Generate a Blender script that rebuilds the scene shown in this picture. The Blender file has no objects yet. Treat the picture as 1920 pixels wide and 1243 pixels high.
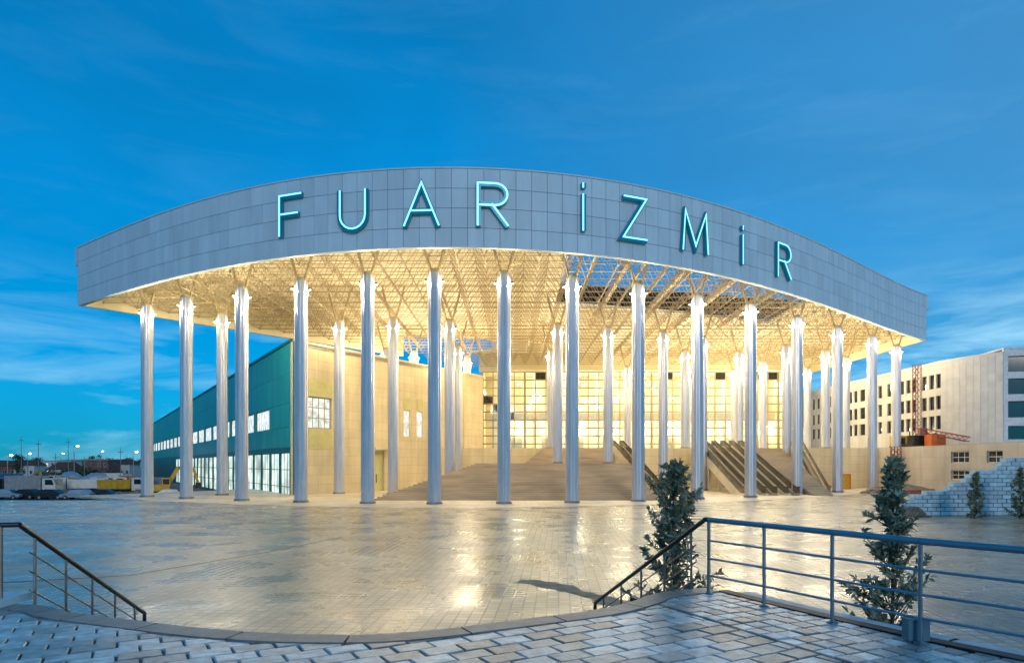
import bpy, bmesh, math, random
import numpy as np
from mathutils import Vector, Matrix
from mathutils.geometry import delaunay_2d_cdt

random.seed(7)
R = math.radians
scene = bpy.context.scene
C = scene.collection

# ------------------------------------------------------------------ camera, sky, sun, exposure
CAM_Z = 3.6
FPX = 1250.0            # focal length in photograph pixels (1920 wide)
HOR = 870.0             # horizon line of the photograph
cam_d = bpy.data.cameras.new('camera')
cam = bpy.data.objects.new('camera', cam_d)
C.objects.link(cam)
scene.camera = cam
cam.location = (0, 0, CAM_Z)
cam.rotation_euler = (R(90), 0, 0)
cam_d.sensor_width = 36.0
cam_d.lens = FPX / 1920 * 36
cam_d.shift_y = (HOR - 621.5) / 1920
cam_d.clip_start = 0.1
cam_d.clip_end = 20000

SUN_EL, SUN_AZ = R(8), R(168)       # azimuth clockwise from +Y (behind the camera, to the right)
world = bpy.data.worlds.new('World')
scene.world = world
world.use_nodes = True
nt = world.node_tree
bg = nt.nodes['Background']
sky = nt.nodes.new('ShaderNodeTexSky')
sky.sky_type = 'NISHITA'
sky.sun_disc = False
sky.sun_elevation = SUN_EL
sky.sun_rotation = SUN_AZ
sky.ozone_density = 10.0
sky.dust_density = 0.4
gam = nt.nodes.new('ShaderNodeGamma')
gam.inputs[1].default_value = 0.5
tint = nt.nodes.new('ShaderNodeMix'); tint.data_type = 'RGBA'; tint.blend_type = 'MULTIPLY'
tint.inputs[0].default_value = 1.0
tint.inputs[7].default_value = (0.084, 1.54, 1.87, 1)
nt.links.new(sky.outputs[0], gam.inputs[0])
nt.links.new(gam.outputs[0], tint.inputs[6])
# thin cloud wisps low in the sky, all the way round
tc = nt.nodes.new('ShaderNodeTexCoord')
mp = nt.nodes.new('ShaderNodeMapping')
mp.inputs['Scale'].default_value = (2.2, 2.2, 13.0)
mp.inputs['Location'].default_value = (3.1, 0.4, 0.9)
nz = nt.nodes.new('ShaderNodeTexNoise')
nz.inputs['Scale'].default_value = 1.6
nz.inputs['Detail'].default_value = 7
nz.inputs['Roughness'].default_value = 0.58
nz.inputs['Distortion'].default_value = 0.5
rp = nt.nodes.new('ShaderNodeValToRGB')
rp.color_ramp.elements[0].position = 0.50
rp.color_ramp.elements[1].position = 0.78
sx = nt.nodes.new('ShaderNodeSeparateXYZ')
el = nt.nodes.new('ShaderNodeMapRange')
el.inputs[1].default_value = 0.13; el.inputs[2].default_value = 0.25
el.inputs[3].default_value = 1.0; el.inputs[4].default_value = 0.06
mu = nt.nodes.new('ShaderNodeMath'); mu.operation = 'MULTIPLY'
mixc = nt.nodes.new('ShaderNodeMix'); mixc.data_type = 'RGBA'
mixc.inputs[7].default_value = (2.5, 4.6, 5.8, 1)
nt.links.new(tc.outputs['Generated'], mp.inputs[0])
nt.links.new(mp.outputs[0], nz.inputs['Vector'])
nt.links.new(nz.outputs[0], rp.inputs[0])
nt.links.new(tc.outputs['Generated'], sx.inputs[0])
nt.links.new(sx.outputs[2], el.inputs[0])
nt.links.new(rp.outputs[0], mu.inputs[0])
nt.links.new(el.outputs[0], mu.inputs[1])
# the afterglow side (right) is paler and its wisps catch more light
az = nt.nodes.new('ShaderNodeMapRange')
az.inputs[1].default_value = -0.5; az.inputs[2].default_value = 0.55
az.inputs[3].default_value = 0.5; az.inputs[4].default_value = 1.0
nt.links.new(sx.outputs[0], az.inputs[0])
mu2 = nt.nodes.new('ShaderNodeMath'); mu2.operation = 'MULTIPLY'
nt.links.new(mu.outputs[0], mu2.inputs[0]); nt.links.new(az.outputs[0], mu2.inputs[1])
hz = nt.nodes.new('ShaderNodeMapRange')
hz.inputs[1].default_value = -0.1; hz.inputs[2].default_value = 0.75
hz.inputs[3].default_value = 0.0; hz.inputs[4].default_value = 0.13
nt.links.new(sx.outputs[0], hz.inputs[0])
mx = nt.nodes.new('ShaderNodeMath'); mx.operation = 'ADD'; mx.use_clamp = True
nt.links.new(mu2.outputs[0], mx.inputs[0]); nt.links.new(hz.outputs[0], mx.inputs[1])
nt.links.new(mx.outputs[0], mixc.inputs[0])
# faint mottling of thin high cloud
mp2 = nt.nodes.new('ShaderNodeMapping'); mp2.inputs['Scale'].default_value = (1.6, 1.6, 3.2)
nz2 = nt.nodes.new('ShaderNodeTexNoise'); nz2.inputs['Scale'].default_value = 2.1; nz2.inputs['Detail'].default_value = 6
mr2 = nt.nodes.new('ShaderNodeMapRange'); mr2.inputs[1].default_value = .3; mr2.inputs[2].default_value = .7; mr2.inputs[3].default_value = .88; mr2.inputs[4].default_value = 1.05
vm2 = nt.nodes.new('ShaderNodeVectorMath'); vm2.operation = 'SCALE'
nt.links.new(tc.outputs['Generated'], mp2.inputs[0]); nt.links.new(mp2.outputs[0], nz2.inputs['Vector']); nt.links.new(nz2.outputs[0], mr2.inputs[0])
nt.links.new(tint.outputs[2], vm2.inputs[0]); nt.links.new(mr2.outputs[0], vm2.inputs['Scale'])
nt.links.new(vm2.outputs[0], mixc.inputs[6])
nt.links.new(mixc.outputs[2], bg.inputs[0])
bg.inputs[1].default_value = 0.15

sun_d = bpy.data.lights.new('sun', 'SUN')
sun_d.energy = 0.5
sun_d.angle = R(18)
sun_d.color = (1.0, 0.86, 0.78)
sun = bpy.data.objects.new('sun', sun_d)
C.objects.link(sun)
sdir = Vector((math.sin(SUN_AZ) * math.cos(R(16)), math.cos(SUN_AZ) * math.cos(R(16)), math.sin(R(16))))
sun.rotation_euler = sdir.to_track_quat('Z', 'Y').to_euler()

vs = scene.view_settings
vs.view_transform = 'Standard'
vs.look = 'None'
vs.gamma = 1.0
vs.use_curve_mapping = False
vs.exposure = 0.42
scene.cycles.use_denoising = True
scene.cycles.max_bounces = 6
scene.cycles.sample_clamp_indirect = 6.0
scene.cycles.use_light_tree = True

# ------------------------------------------------------------------ helpers
def at(px, py, d):
    """the point at depth d that the photograph shows at (px, py)"""
    return Vector(((px - 960) * d / FPX, d, CAM_Z + (HOR - py) * d / FPX))

class MB:
    def __init__(self):
        self.v = []; self.f = []
    def quad(self, a, b, c, d):
        n = len(self.v); self.v += [tuple(a), tuple(b), tuple(c), tuple(d)]; self.f.append((n, n+1, n+2, n+3)); return self
    def ngon(self, pts):
        n = len(self.v); self.v += [tuple(p) for p in pts]; self.f.append(tuple(range(n, n+len(pts)))); return self
    def hexa(self, p):
        n = len(self.v); self.v += [tuple(q) for q in p]
        for f in ((0,3,2,1),(4,5,6,7),(0,1,5,4),(1,2,6,5),(2,3,7,6),(3,0,4,7)):
            self.f.append(tuple(n+i for i in f))
        return self
    def box(self, x0, x1, y0, y1, z0, z1):
        return self.hexa([(x0,y0,z0),(x1,y0,z0),(x1,y1,z0),(x0,y1,z0),(x0,y0,z1),(x1,y0,z1),(x1,y1,z1),(x0,y1,z1)])
    def bar(self, p, q, w, h, up=(0,0,1)):
        p = Vector(p); q = Vector(q); d = (q-p).normalized(); up = Vector(up)
        if abs(d.dot(up)) > .99: up = Vector((0,1,0))
        s = d.cross(up).normalized()*w/2; u = s.cross(d).normalized()*h/2
        return self.hexa([p-s-u, p+s-u, q+s-u, q-s-u, p-s+u, p+s+u, q+s+u, q-s+u])
    def tube(self, p, q, r0, r1=None, n=8, cap=True):
        p = Vector(p); q = Vector(q); r1 = r0 if r1 is None else r1
        d = (q-p).normalized(); up = Vector((0,0,1)) if abs(d.z) < .95 else Vector((0,1,0))
        s = d.cross(up).normalized(); u = s.cross(d)
        b = len(self.v)
        for k in range(n):
            a = 2*math.pi*k/n; o = s*math.cos(a)+u*math.sin(a)
            self.v.append(tuple(p+o*r0)); self.v.append(tuple(q+o*r1))
        for k in range(n):
            i, j = b+2*k, b+2*((k+1) % n); self.f.append((i, j, j+1, i+1))
        if cap:
            self.f.append(tuple(b+2*k for k in range(n))[::-1]); self.f.append(tuple(b+2*k+1 for k in range(n)))
        return self
    def path(self, pts, r, n=8):
        for a, b in zip(pts, pts[1:]): self.tube(a, b, r, n=n)
        return self
    def prism(self, poly, z0, z1):
        n = len(poly); b = len(self.v)
        self.v += [(p[0], p[1], z0) for p in poly] + [(p[0], p[1], z1) for p in poly]
        self.f.append(tuple(range(b+n-1, b-1, -1))); self.f.append(tuple(range(b+n, b+2*n)))
        for i in range(n):
            j = (i+1) % n; self.f.append((b+i, b+j, b+n+j, b+n+i))
        return self
    def lathe(self, prof, n=16, c=(0,0,0)):
        b = len(self.v); m = len(prof)
        for k in range(n):
            a = 2*math.pi*k/n
            for r, z in prof: self.v.append((c[0]+r*math.cos(a), c[1]+r*math.sin(a), c[2]+z))
        for k in range(n):
            k2 = (k+1) % n
            for i in range(m-1): self.f.append((b+k*m+i, b+k2*m+i, b+k2*m+i+1, b+k*m+i+1))
        return self
    def mesh(self, name):
        me = bpy.data.meshes.new(name); me.from_pydata(self.v, [], self.f); me.update(); return me
    def build(self, name, material, parent=None, smooth=False, **tags):
        return obj(name, self.mesh(name), material, parent, smooth, **tags)

def obj(name, me, material, parent=None, smooth=False, label=None, cat=None, group=None, kind=None):
    if material is not None and len(me.materials) == 0: me.materials.append(material)
    if smooth:
        me.polygons.foreach_set('use_smooth', [True]*len(me.polygons))
    o = bpy.data.objects.new(name, me); C.objects.link(o)
    if parent is not None: o.parent = parent
    tag(o, label, cat, group, kind)
    return o

def tag(o, label=None, cat=None, group=None, kind=None):
    if label: o['label'] = label
    if cat: o['category'] = cat
    if group: o['group'] = group
    if kind: o['kind'] = kind
    return o

def thing(name, loc, label, cat, group=None, rz=0.0):
    o = bpy.data.objects.new(name, None); C.objects.link(o)
    o.location = loc; o.rotation_euler = (0, 0, rz)
    return tag(o, label, cat, group)

def copy_tree(o, parent=None):
    c = o.copy(); C.objects.link(c); c.parent = parent
    for ch in list(o.children): copy_tree(ch, c)
    return c

def smooth_angle(o, deg=40):
    me = o.data; me.polygons.foreach_set('use_smooth', [True]*len(me.polygons))
    me.set_sharp_from_angle(angle=R(deg))
    return o

# ------------------------------------------------------------------ materials
MATS = {}
def mat(name, col, rough=.6, metal=0., var=.12, scale=3., bump=0., bscale=None, rnd=0., emit=None, estr=0., spec=.5, stretch=None, dist=.02):
    m = bpy.data.materials.new(name); m.use_nodes = True; t = m.node_tree; L = t.links
    b = t.nodes['Principled BSDF']
    b.inputs['Roughness'].default_value = rough; b.inputs['Metallic'].default_value = metal
    b.inputs['Specular IOR Level'].default_value = spec
    g = t.nodes.new('ShaderNodeNewGeometry')
    vec = g.outputs['Position']
    if stretch:
        mpn = t.nodes.new('ShaderNodeMapping'); mpn.inputs['Scale'].default_value = stretch
        L.new(vec, mpn.inputs[0]); vec = mpn.outputs[0]
    n = t.nodes.new('ShaderNodeTexNoise'); n.inputs['Scale'].default_value = scale; n.inputs['Detail'].default_value = 5
    L.new(vec, n.inputs['Vector'])
    mr = t.nodes.new('ShaderNodeMapRange'); mr.inputs[1].default_value = .3; mr.inputs[2].default_value = .7
    mr.inputs[3].default_value = 1-var; mr.inputs[4].default_value = 1+var
    L.new(n.outputs[0], mr.inputs[0]); val = mr.outputs[0]
    if rnd:
        oi = t.nodes.new('ShaderNodeObjectInfo')
        m2 = t.nodes.new('ShaderNodeMapRange'); m2.inputs[3].default_value = 1-rnd; m2.inputs[4].default_value = 1+rnd
        L.new(oi.outputs['Random'], m2.inputs[0])
        mm = t.nodes.new('ShaderNodeMath'); mm.operation = 'MULTIPLY'; L.new(val, mm.inputs[0]); L.new(m2.outputs[0], mm.inputs[1]); val = mm.outputs[0]
    vm = t.nodes.new('ShaderNodeVectorMath'); vm.operation = 'SCALE'; vm.inputs[0].default_value = col[:3]
    L.new(val, vm.inputs['Scale']); L.new(vm.outputs[0], b.inputs['Base Color'])
    if bump:
        n2 = t.nodes.new('ShaderNodeTexNoise'); n2.inputs['Scale'].default_value = bscale or scale*6; n2.inputs['Detail'].default_value = 4
        L.new(vec, n2.inputs['Vector'])
        bp = t.nodes.new('ShaderNodeBump'); bp.inputs['Strength'].default_value = bump; bp.inputs['Distance'].default_value = dist
        L.new(n2.outputs[0], bp.inputs['Height']); L.new(bp.outputs[0], b.inputs['Normal'])
    if emit:
        b.inputs['Emission Color'].default_value = (*emit, 1); b.inputs['Emission Strength'].default_value = estr
    MATS[name] = m
    return m

def lit_glass(name, col, strength, var=.5, scale=.5, rnd=.3):
    """a window with the lamps on behind it"""
    m = mat(name, (.25,.24,.2), .12, 0, .1, 2)
    t = m.node_tree; L = t.links; b = t.nodes['Principled BSDF']
    g = t.nodes.new('ShaderNodeNewGeometry'); n = t.nodes.new('ShaderNodeTexNoise'); n.inputs['Scale'].default_value = scale; n.inputs['Detail'].default_value = 3
    L.new(g.outputs['Position'], n.inputs['Vector'])
    mr = t.nodes.new('ShaderNodeMapRange'); mr.inputs[1].default_value = .32; mr.inputs[2].default_value = .68
    mr.inputs[3].default_value = 1-var; mr.inputs[4].default_value = 1+var; L.new(n.outputs[0], mr.inputs[0])
    oi = t.nodes.new('ShaderNodeObjectInfo'); m2 = t.nodes.new('ShaderNodeMapRange'); m2.inputs[3].default_value = 1-rnd; m2.inputs[4].default_value = 1+rnd
    L.new(oi.outputs['Random'], m2.inputs[0])
    mm = t.nodes.new('ShaderNodeMath'); mm.operation = 'MULTIPLY'; L.new(mr.outputs[0], mm.inputs[0]); L.new(m2.outputs[0], mm.inputs[1])
    ms = t.nodes.new('ShaderNodeMath'); ms.operation = 'MULTIPLY'; ms.inputs[1].default_value = strength; L.new(mm.outputs[0], ms.inputs[0])
    b.inputs['Emission Color'].default_value = (*col, 1); L.new(ms.outputs[0], b.inputs['Emission Strength'])
    return m

def paving(name, col, bw, bh, rough0, rough1, mortar, bump=.4, off=.5, rot=0., stain=.35, var=.25, spec=.5):
    m = bpy.data.materials.new(name); m.use_nodes = True; t = m.node_tree; L = t.links; b = t.nodes['Principled BSDF']
    g = t.nodes.new('ShaderNodeNewGeometry'); mpn = t.nodes.new('ShaderNodeMapping'); mpn.inputs['Rotation'].default_value = (0,0,rot)
    L.new(g.outputs['Position'], mpn.inputs[0])
    br = t.nodes.new('ShaderNodeTexBrick'); br.offset = off; br.inputs['Scale'].default_value = 1
    br.inputs['Brick Width'].default_value = bw; br.inputs['Row Height'].default_value = bh; br.inputs['Mortar Size'].default_value = mortar
    br.inputs['Color1'].default_value = (*[c*(1-var) for c in col], 1); br.inputs['Color2'].default_value = (*[c*(1+var) for c in col], 1)
    br.inputs['Mortar'].default_value = (*[c*.35 for c in col], 1); br.inputs['Bias'].default_value = 0
    L.new(mpn.outputs[0], br.inputs['Vector'])
    n1 = t.nodes.new('ShaderNodeTexNoise'); n1.inputs['Scale'].default_value = .22; n1.inputs['Detail'].default_value = 8; n1.inputs['Roughness'].default_value = .62
    L.new(g.outputs['Position'], n1.inputs['Vector'])
    mr = t.nodes.new('ShaderNodeMapRange'); mr.inputs[1].default_value = .35; mr.inputs[2].default_value = .65; mr.inputs[3].default_value = 1-stain; mr.inputs[4].default_value = 1+stain
    L.new(n1.outputs[0], mr.inputs[0])
    vm = t.nodes.new('ShaderNodeVectorMath'); vm.operation = 'SCALE'; L.new(br.outputs[0], vm.inputs[0]); L.new(mr.outputs[0], vm.inputs['Scale'])
    L.new(vm.outputs[0], b.inputs['Base Color'])
    n2 = t.nodes.new('ShaderNodeTexNoise'); n2.inputs['Scale'].default_value = .45; n2.inputs['Detail'].default_value = 6
    L.new(g.outputs['Position'], n2.inputs['Vector'])
    m2 = t.nodes.new('ShaderNodeMapRange'); m2.inputs[1].default_value = .38; m2.inputs[2].default_value = .62; m2.inputs[3].default_value = rough0; m2.inputs[4].default_value = rough1
    L.new(n2.outputs[0], m2.inputs[0]); L.new(m2.outputs[0], b.inputs['Roughness'])
    n3 = t.nodes.new('ShaderNodeTexNoise'); n3.inputs['Scale'].default_value = 3.2; n3.inputs['Detail'].default_value = 8
    L.new(g.outputs['Position'], n3.inputs['Vector'])
    ad = t.nodes.new('ShaderNodeMath'); ad.operation = 'MULTIPLY_ADD'; ad.inputs[1].default_value = -.35
    L.new(br.outputs['Fac'], ad.inputs[0]); L.new(n3.outputs[0], ad.inputs[2])
    bp = t.nodes.new('ShaderNodeBump'); bp.inputs['Strength'].default_value = bump; bp.inputs['Distance'].default_value = .03
    L.new(ad.outputs[0], bp.inputs['Height']); L.new(bp.outputs[0], b.inputs['Normal'])
    b.inputs['Specular IOR Level'].default_value = spec
    MATS[name] = m
    return m

def panelled(name, col, ax, pw, ph, dark=.72, rough=.7, var=.10, streak=.14):
    """rendered or clad wall: joints in a grid along the plan direction ax, faint rain streaks"""
    m = bpy.data.materials.new(name); m.use_nodes = True; t = m.node_tree; L = t.links; b = t.nodes['Principled BSDF']; b.inputs['Roughness'].default_value = rough
    g = t.nodes.new('ShaderNodeNewGeometry'); dt = t.nodes.new('ShaderNodeVectorMath'); dt.operation = 'DOT_PRODUCT'; dt.inputs[1].default_value = (ax[0], ax[1], 0)
    L.new(g.outputs['Position'], dt.inputs[0]); sp = t.nodes.new('ShaderNodeSeparateXYZ'); L.new(g.outputs['Position'], sp.inputs[0])
    cb = t.nodes.new('ShaderNodeCombineXYZ'); L.new(dt.outputs['Value'], cb.inputs[0]); L.new(sp.outputs[2], cb.inputs[1])
    br = t.nodes.new('ShaderNodeTexBrick'); br.offset = 0; br.inputs['Scale'].default_value = 1; br.inputs['Brick Width'].default_value = pw; br.inputs['Row Height'].default_value = ph
    br.inputs['Mortar Size'].default_value = .018; br.inputs['Color1'].default_value = (*[c*(1-var*.4) for c in col], 1); br.inputs['Color2'].default_value = (*[c*(1+var*.4) for c in col], 1); br.inputs['Mortar'].default_value = (*[c*dark for c in col], 1)
    L.new(cb.outputs[0], br.inputs['Vector'])
    mpn = t.nodes.new('ShaderNodeMapping'); mpn.inputs['Scale'].default_value = (1.3, .09, 1); L.new(cb.outputs[0], mpn.inputs[0])
    n = t.nodes.new('ShaderNodeTexNoise'); n.inputs['Scale'].default_value = 1.2; n.inputs['Detail'].default_value = 6; L.new(mpn.outputs[0], n.inputs['Vector'])
    n1 = t.nodes.new('ShaderNodeTexNoise'); n1.inputs['Scale'].default_value = .35; n1.inputs['Detail'].default_value = 5; L.new(g.outputs['Position'], n1.inputs['Vector'])
    a = t.nodes.new('ShaderNodeMath'); a.operation = 'ADD'; L.new(n.outputs[0], a.inputs[0]); L.new(n1.outputs[0], a.inputs[1])
    mr = t.nodes.new('ShaderNodeMapRange'); mr.inputs[1].default_value = .7; mr.inputs[2].default_value = 1.3; mr.inputs[3].default_value = 1-streak; mr.inputs[4].default_value = 1+streak; L.new(a.outputs[0], mr.inputs[0])
    vm = t.nodes.new('ShaderNodeVectorMath'); vm.operation = 'SCALE'; L.new(br.outputs[0], vm.inputs[0]); L.new(mr.outputs[0], vm.inputs['Scale']); L.new(vm.outputs[0], b.inputs['Base Color'])
    bp = t.nodes.new('ShaderNodeBump'); bp.inputs['Strength'].default_value = .5; bp.inputs['Distance'].default_value = .02; bp.invert = True
    L.new(br.outputs['Fac'], bp.inputs['Height']); L.new(bp.outputs[0], b.inputs['Normal'])
    MATS[name] = m
    return m

M = MATS
panelled('cream_panels', (.66,.55,.34), (.54,.84), 2.4, 1.15)
panelled('podium_panels', (.56,.51,.45), (.02,1), 2.2, 1.5)
panelled('block_panels', (.64,.635,.63), (.05,1), 1.9, 1.45, .8)
panelled('podium_front', (.66,.55,.34), (1,0), 2.2, 1.2)
paving('plaza_paving', (.40,.33,.215), .30, .30, .22, .38, .020, .5, off=0, rot=R(4), spec=.42, stain=.40, var=.22)
paving('portico_paving', (.62,.54,.40), .6, .6, .35, .55, .008, .25, off=0, stain=.2, var=.1)
paving('asphalt_lot', (.055,.05,.048), 40, 40, .5, .8, .001, .5, stain=.5)
mat('soil', (.09,.075,.055), .9, 0, .45, .06, .6, .8, dist=.3)
mat('hill_green', (.030,.045,.050), .95, 0, .4, .02)
mat('terrace_stone', (.33,.43,.43), .38, 0, .38, 7, .4, 26, rnd=.5)
mat('terrace_bed', (.13,.14,.13), .7, 0, .3, 6)
mat('coping_stone', (.19,.21,.195), .5, 0, .25, 5, .35, 40, rnd=.12)
mat('concrete', (.36,.34,.30), .75, 0, .18, 1.2, .25, 12)
mat('stair_stone', (.43,.325,.205), .6, 0, .22, .9, .3, 6, stretch=(.3,1,1))
mat('cream_wall', (.64,.53,.32), .7, 0, .08, .7, .15, 8)
mat('olive_panel', (.55,.51,.22), .55, 0, .1, 1)
mat('fascia_panel', (.62,.74,.81), .55, 0, .07, 1.1, .06, 4, rnd=.07, stretch=(1,1,.12))
mat('fascia_back', (.26,.33,.38), .6, .0)
mat('deck_cream', (.78,.72,.50), .55, 0, .10, .8)
mat('frame_steel', (.36,.28,.16), .55, .1, .15, 2)
mat('girder_steel', (.52,.43,.27), .5, .05, .08, 2)
mat('dark_steel', (.035,.032,.03), .6, .4, .2, 2)
mat('edge_cream', (.66,.58,.38), .6, 0, .05, 1)
mat('column_metal', (.54,.55,.61), .30, .50, .12, 1.5, .12, 3, stretch=(3,3,.25))
mat('column_joint', (.22,.22,.23), .5, .5)
mat('lamp_housing', (.03,.03,.03), .6, .2)
mat('lobby_bulb', (.9,.85,.7), .3, emit=(1,.9,.7), estr=8)
mat('lamp_lens', (.9,.85,.7), .3, emit=(1,.88,.66), estr=9)
mat('letter_body', (.015,.17,.27), .3, .4, .1, 3, emit=(.0,.30,.50), estr=.10)
mat('letter_tube', (.3,.8,.85), .3, emit=(.28,.88,.98), estr=1.0)
mat('teal_cladding', (.016,.29,.25), .36, .25, .12, .5, .12, 6, rnd=.1, stretch=(1,1,.15))
mat('teal_trim', (.006,.12,.12), .4, .3)
mat('white_frame', (.72,.73,.72), .5)
mat('dark_frame', (.035,.04,.04), .5, .3)
mat('bronze_frame', (.30,.25,.15), .5, .4)
mat('dark_glass', (.012,.016,.02), .08, 0, .3, 1, spec=.8)
def clear_glass(name, fac):
    m = bpy.data.materials.new(name); m.use_nodes = True; t = m.node_tree; L = t.links
    for n in list(t.nodes):
        if n.type == 'BSDF_PRINCIPLED': t.nodes.remove(n)
    tr = t.nodes.new('ShaderNodeBsdfTransparent'); tr.inputs[0].default_value = (.93,.95,.92,1)
    gl = t.nodes.new('ShaderNodeBsdfGlossy'); gl.inputs['Roughness'].default_value = .05; gl.inputs[0].default_value = (.9,.9,.9,1)
    mx_ = t.nodes.new('ShaderNodeMixShader'); mx_.inputs[0].default_value = fac
    L.new(tr.outputs[0], mx_.inputs[1]); L.new(gl.outputs[0], mx_.inputs[2]); L.new(mx_.outputs[0], t.nodes['Material Output'].inputs[0])
    MATS[name] = m
    return m
clear_glass('lit_warm', .10)
lit_glass('lit_white', (.95,1,.94), .62, .5, 1.3, .25)
lit_glass('lit_shop', (.80,1,.90), .85, .5, .45, .3)
mat('stone_wall', (.68,.68,.69), .7, 0, .08, .8, .15, 6, rnd=.06)
mat('podium_wall', (.54,.49,.44), .75, 0, .1, .5, .15, 6)
mat('white_band', (.72,.73,.74), .6)
mat('pale_block', (.44,.60,.66), .55, 0, .16, 3, .3, 20, rnd=.16)
mat('steel_rail', (.28,.34,.39), .28, .85, .08, 4)
mat('dark_rail', (.05,.05,.055), .35, .7, .1, 4)
mat('thin_rail', (.26,.24,.21), .35, .7, .1, 4)
mat('blue_box', (.09,.19,.25), .45, .3, .1, 4)
mat('rubber', (.015,.015,.016), .8)
mat('escalator_side', (.72,.66,.54), .4, .2, .08, 1)
mat('escalator_glass', (.10,.09,.07), .15, 0, .1, 2)
mat('escalator_step', (.17,.15,.12), .5, .6, .3, 6, stretch=(1,6,6))
mat('leaf_dark', (.24,.27,.18), .42, 0, .7, 6)
mat('leaf_mid', (.045,.070,.030), .5, 0, .5, .8)
mat('bark', (.07,.055,.04), .9, 0, .3, 12, .5, 40)
mat('yellow_paint', (.50,.29,.015), .45, 0, .2, 2)
mat('white_paint', (.62,.62,.60), .45, 0, .12, 2)
mat('grey_paint', (.28,.29,.30), .5, .1, .15, 2)
mat('blue_paint', (.02,.13,.26), .45, 0, .15, 2)
mat('dark_paint', (.02,.024,.03), .35, .2, .15, 2)
mat('silver_paint', (.42,.45,.48), .3, .5, .1, 2)
mat('red_steel', (.30,.10,.075), .5, .1, .2, 2)
mat('orange_paint', (.62,.12,.012), .5, 0, .15, 2)
mat('brick_red', (.19,.09,.07), .8, 0, .2, .5)
mat('plaster_white', (.55,.54,.5), .8, 0, .1, .5)
mat('roof_tile', (.12,.05,.035), .8, 0, .3, 2)
mat('street_lamp_pole', (.24,.25,.26), .5, .5)
mat('street_lamp_white', (1,1,1), .3, emit=(.85,.97,1), estr=26)
mat('street_lamp_warm', (1,1,.8), .3, emit=(.95,1,.45), estr=18)
mat('dirt', (.36,.27,.17), .9, 0, .4, 3, .8, 12, dist=.06)
mat('rubble', (.20,.15,.11), .9, 0, .5, 2, .6, 8, dist=.1)

# ------------------------------------------------------------------ ground
LOT_Z = -1.5
MB().ngon([(-6000,-800,LOT_Z-.06),(6000,-800,LOT_Z-.06),(6000,9000,LOT_Z-.06),(-6000,9000,LOT_Z-.06)]).build('ground', M['soil'], kind='structure')
MB().ngon([(-150,66,LOT_Z),(-8,66,LOT_Z),(-60,300,LOT_Z),(-260,300,LOT_Z)]).build('road', M['asphalt_lot'], kind='structure')
MB().prism([(-150,-60),(150,-60),(150,62),(60,150),(0,150),(-26,66.5),(-150,66.5)], LOT_Z-.03, 0).build('plaza', M['plaza_paving'], kind='structure')
b = MB()
random.seed(11)
N = 90
for ring, (dist, hgt) in enumerate(((1500, 12), (2300, 24))):
    pts = []
    for k in range(N+1):
        a = R(-62 + 124*k/N); hh = hgt*(.45 + .3*math.sin(k*.31+ring*2) + .18*math.sin(k*.83+1.7*ring) + .07*random.random())
        pts.append((math.sin(a)*dist, math.cos(a)*dist, LOT_Z + max(6, hh), math.sin(a)*(dist+700), math.cos(a)*(dist+700)))
    for p, q in zip(pts, pts[1:]):
        f = .88
        b.quad((p[0]*f,p[1]*f,LOT_Z-.4),(q[0]*f,q[1]*f,LOT_Z-.4),(q[0],q[1],q[2]),(p[0],p[1],p[2]))
        b.quad((p[0],p[1],p[2]),(q[0],q[1],q[2]),(q[3],q[4],LOT_Z-.4),(p[3],p[4],LOT_Z-.4))
b.build('hills', M['hill_green'], kind='structure', smooth=True)

# slot drains let into the plaza
for pts in ([(-22,17.5),(-12.4,21.6),(-10.0,27.4),(-8.4,33)], [(-60,40.5),(60,40.5)]):
    b = MB()
    for a, c in zip(pts, pts[1:]):
        b.bar((a[0],a[1],-.02), (c[0],c[1],-.02), .16, .048)
    b.build('drain_channel', M['dark_frame'], bpy.data.objects['plaza'])

# ------------------------------------------------------------------ the canopy
Z_LOW, Z_TOP, Z_DECK = 21.7, 28.3, 25.0
fx = [-49.7,-37.1,-29.1,-20.6,-12.8,-7.0,-2.4,4.4,12.4,19.0,26.0,32.0,41.2,60.8]
fy = [76.2,67.7,63.0,58.6,56.1,55.5,55.7,57.4,60.5,63.6,67.7,73.0,80.8,97.9]
co = np.polyfit(fx, fy, 4)
xs = np.linspace(-49.7, 60.8, 1200)
ys = np.polyval(co, xs)
arc = np.concatenate([[0], np.cumsum(np.hypot(np.diff(xs), np.diff(ys)))])
ARC = float(arc[-1])
def front(s):
    """point, tangent and outward normal on the front edge, s metres from its left end"""
    x = float(np.interp(s, arc, xs)); y = float(np.polyval(co, x)); dy = float(np.polyval(np.polyder(co), x))
    t = Vector((1, dy, 0)).normalized()
    return Vector((x, y, 0)), t, Vector((t.y, -t.x, 0))
def front_at_px(px):
    u = 960 + FPX*xs/ys
    return float(np.interp(px, u, arc))

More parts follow.
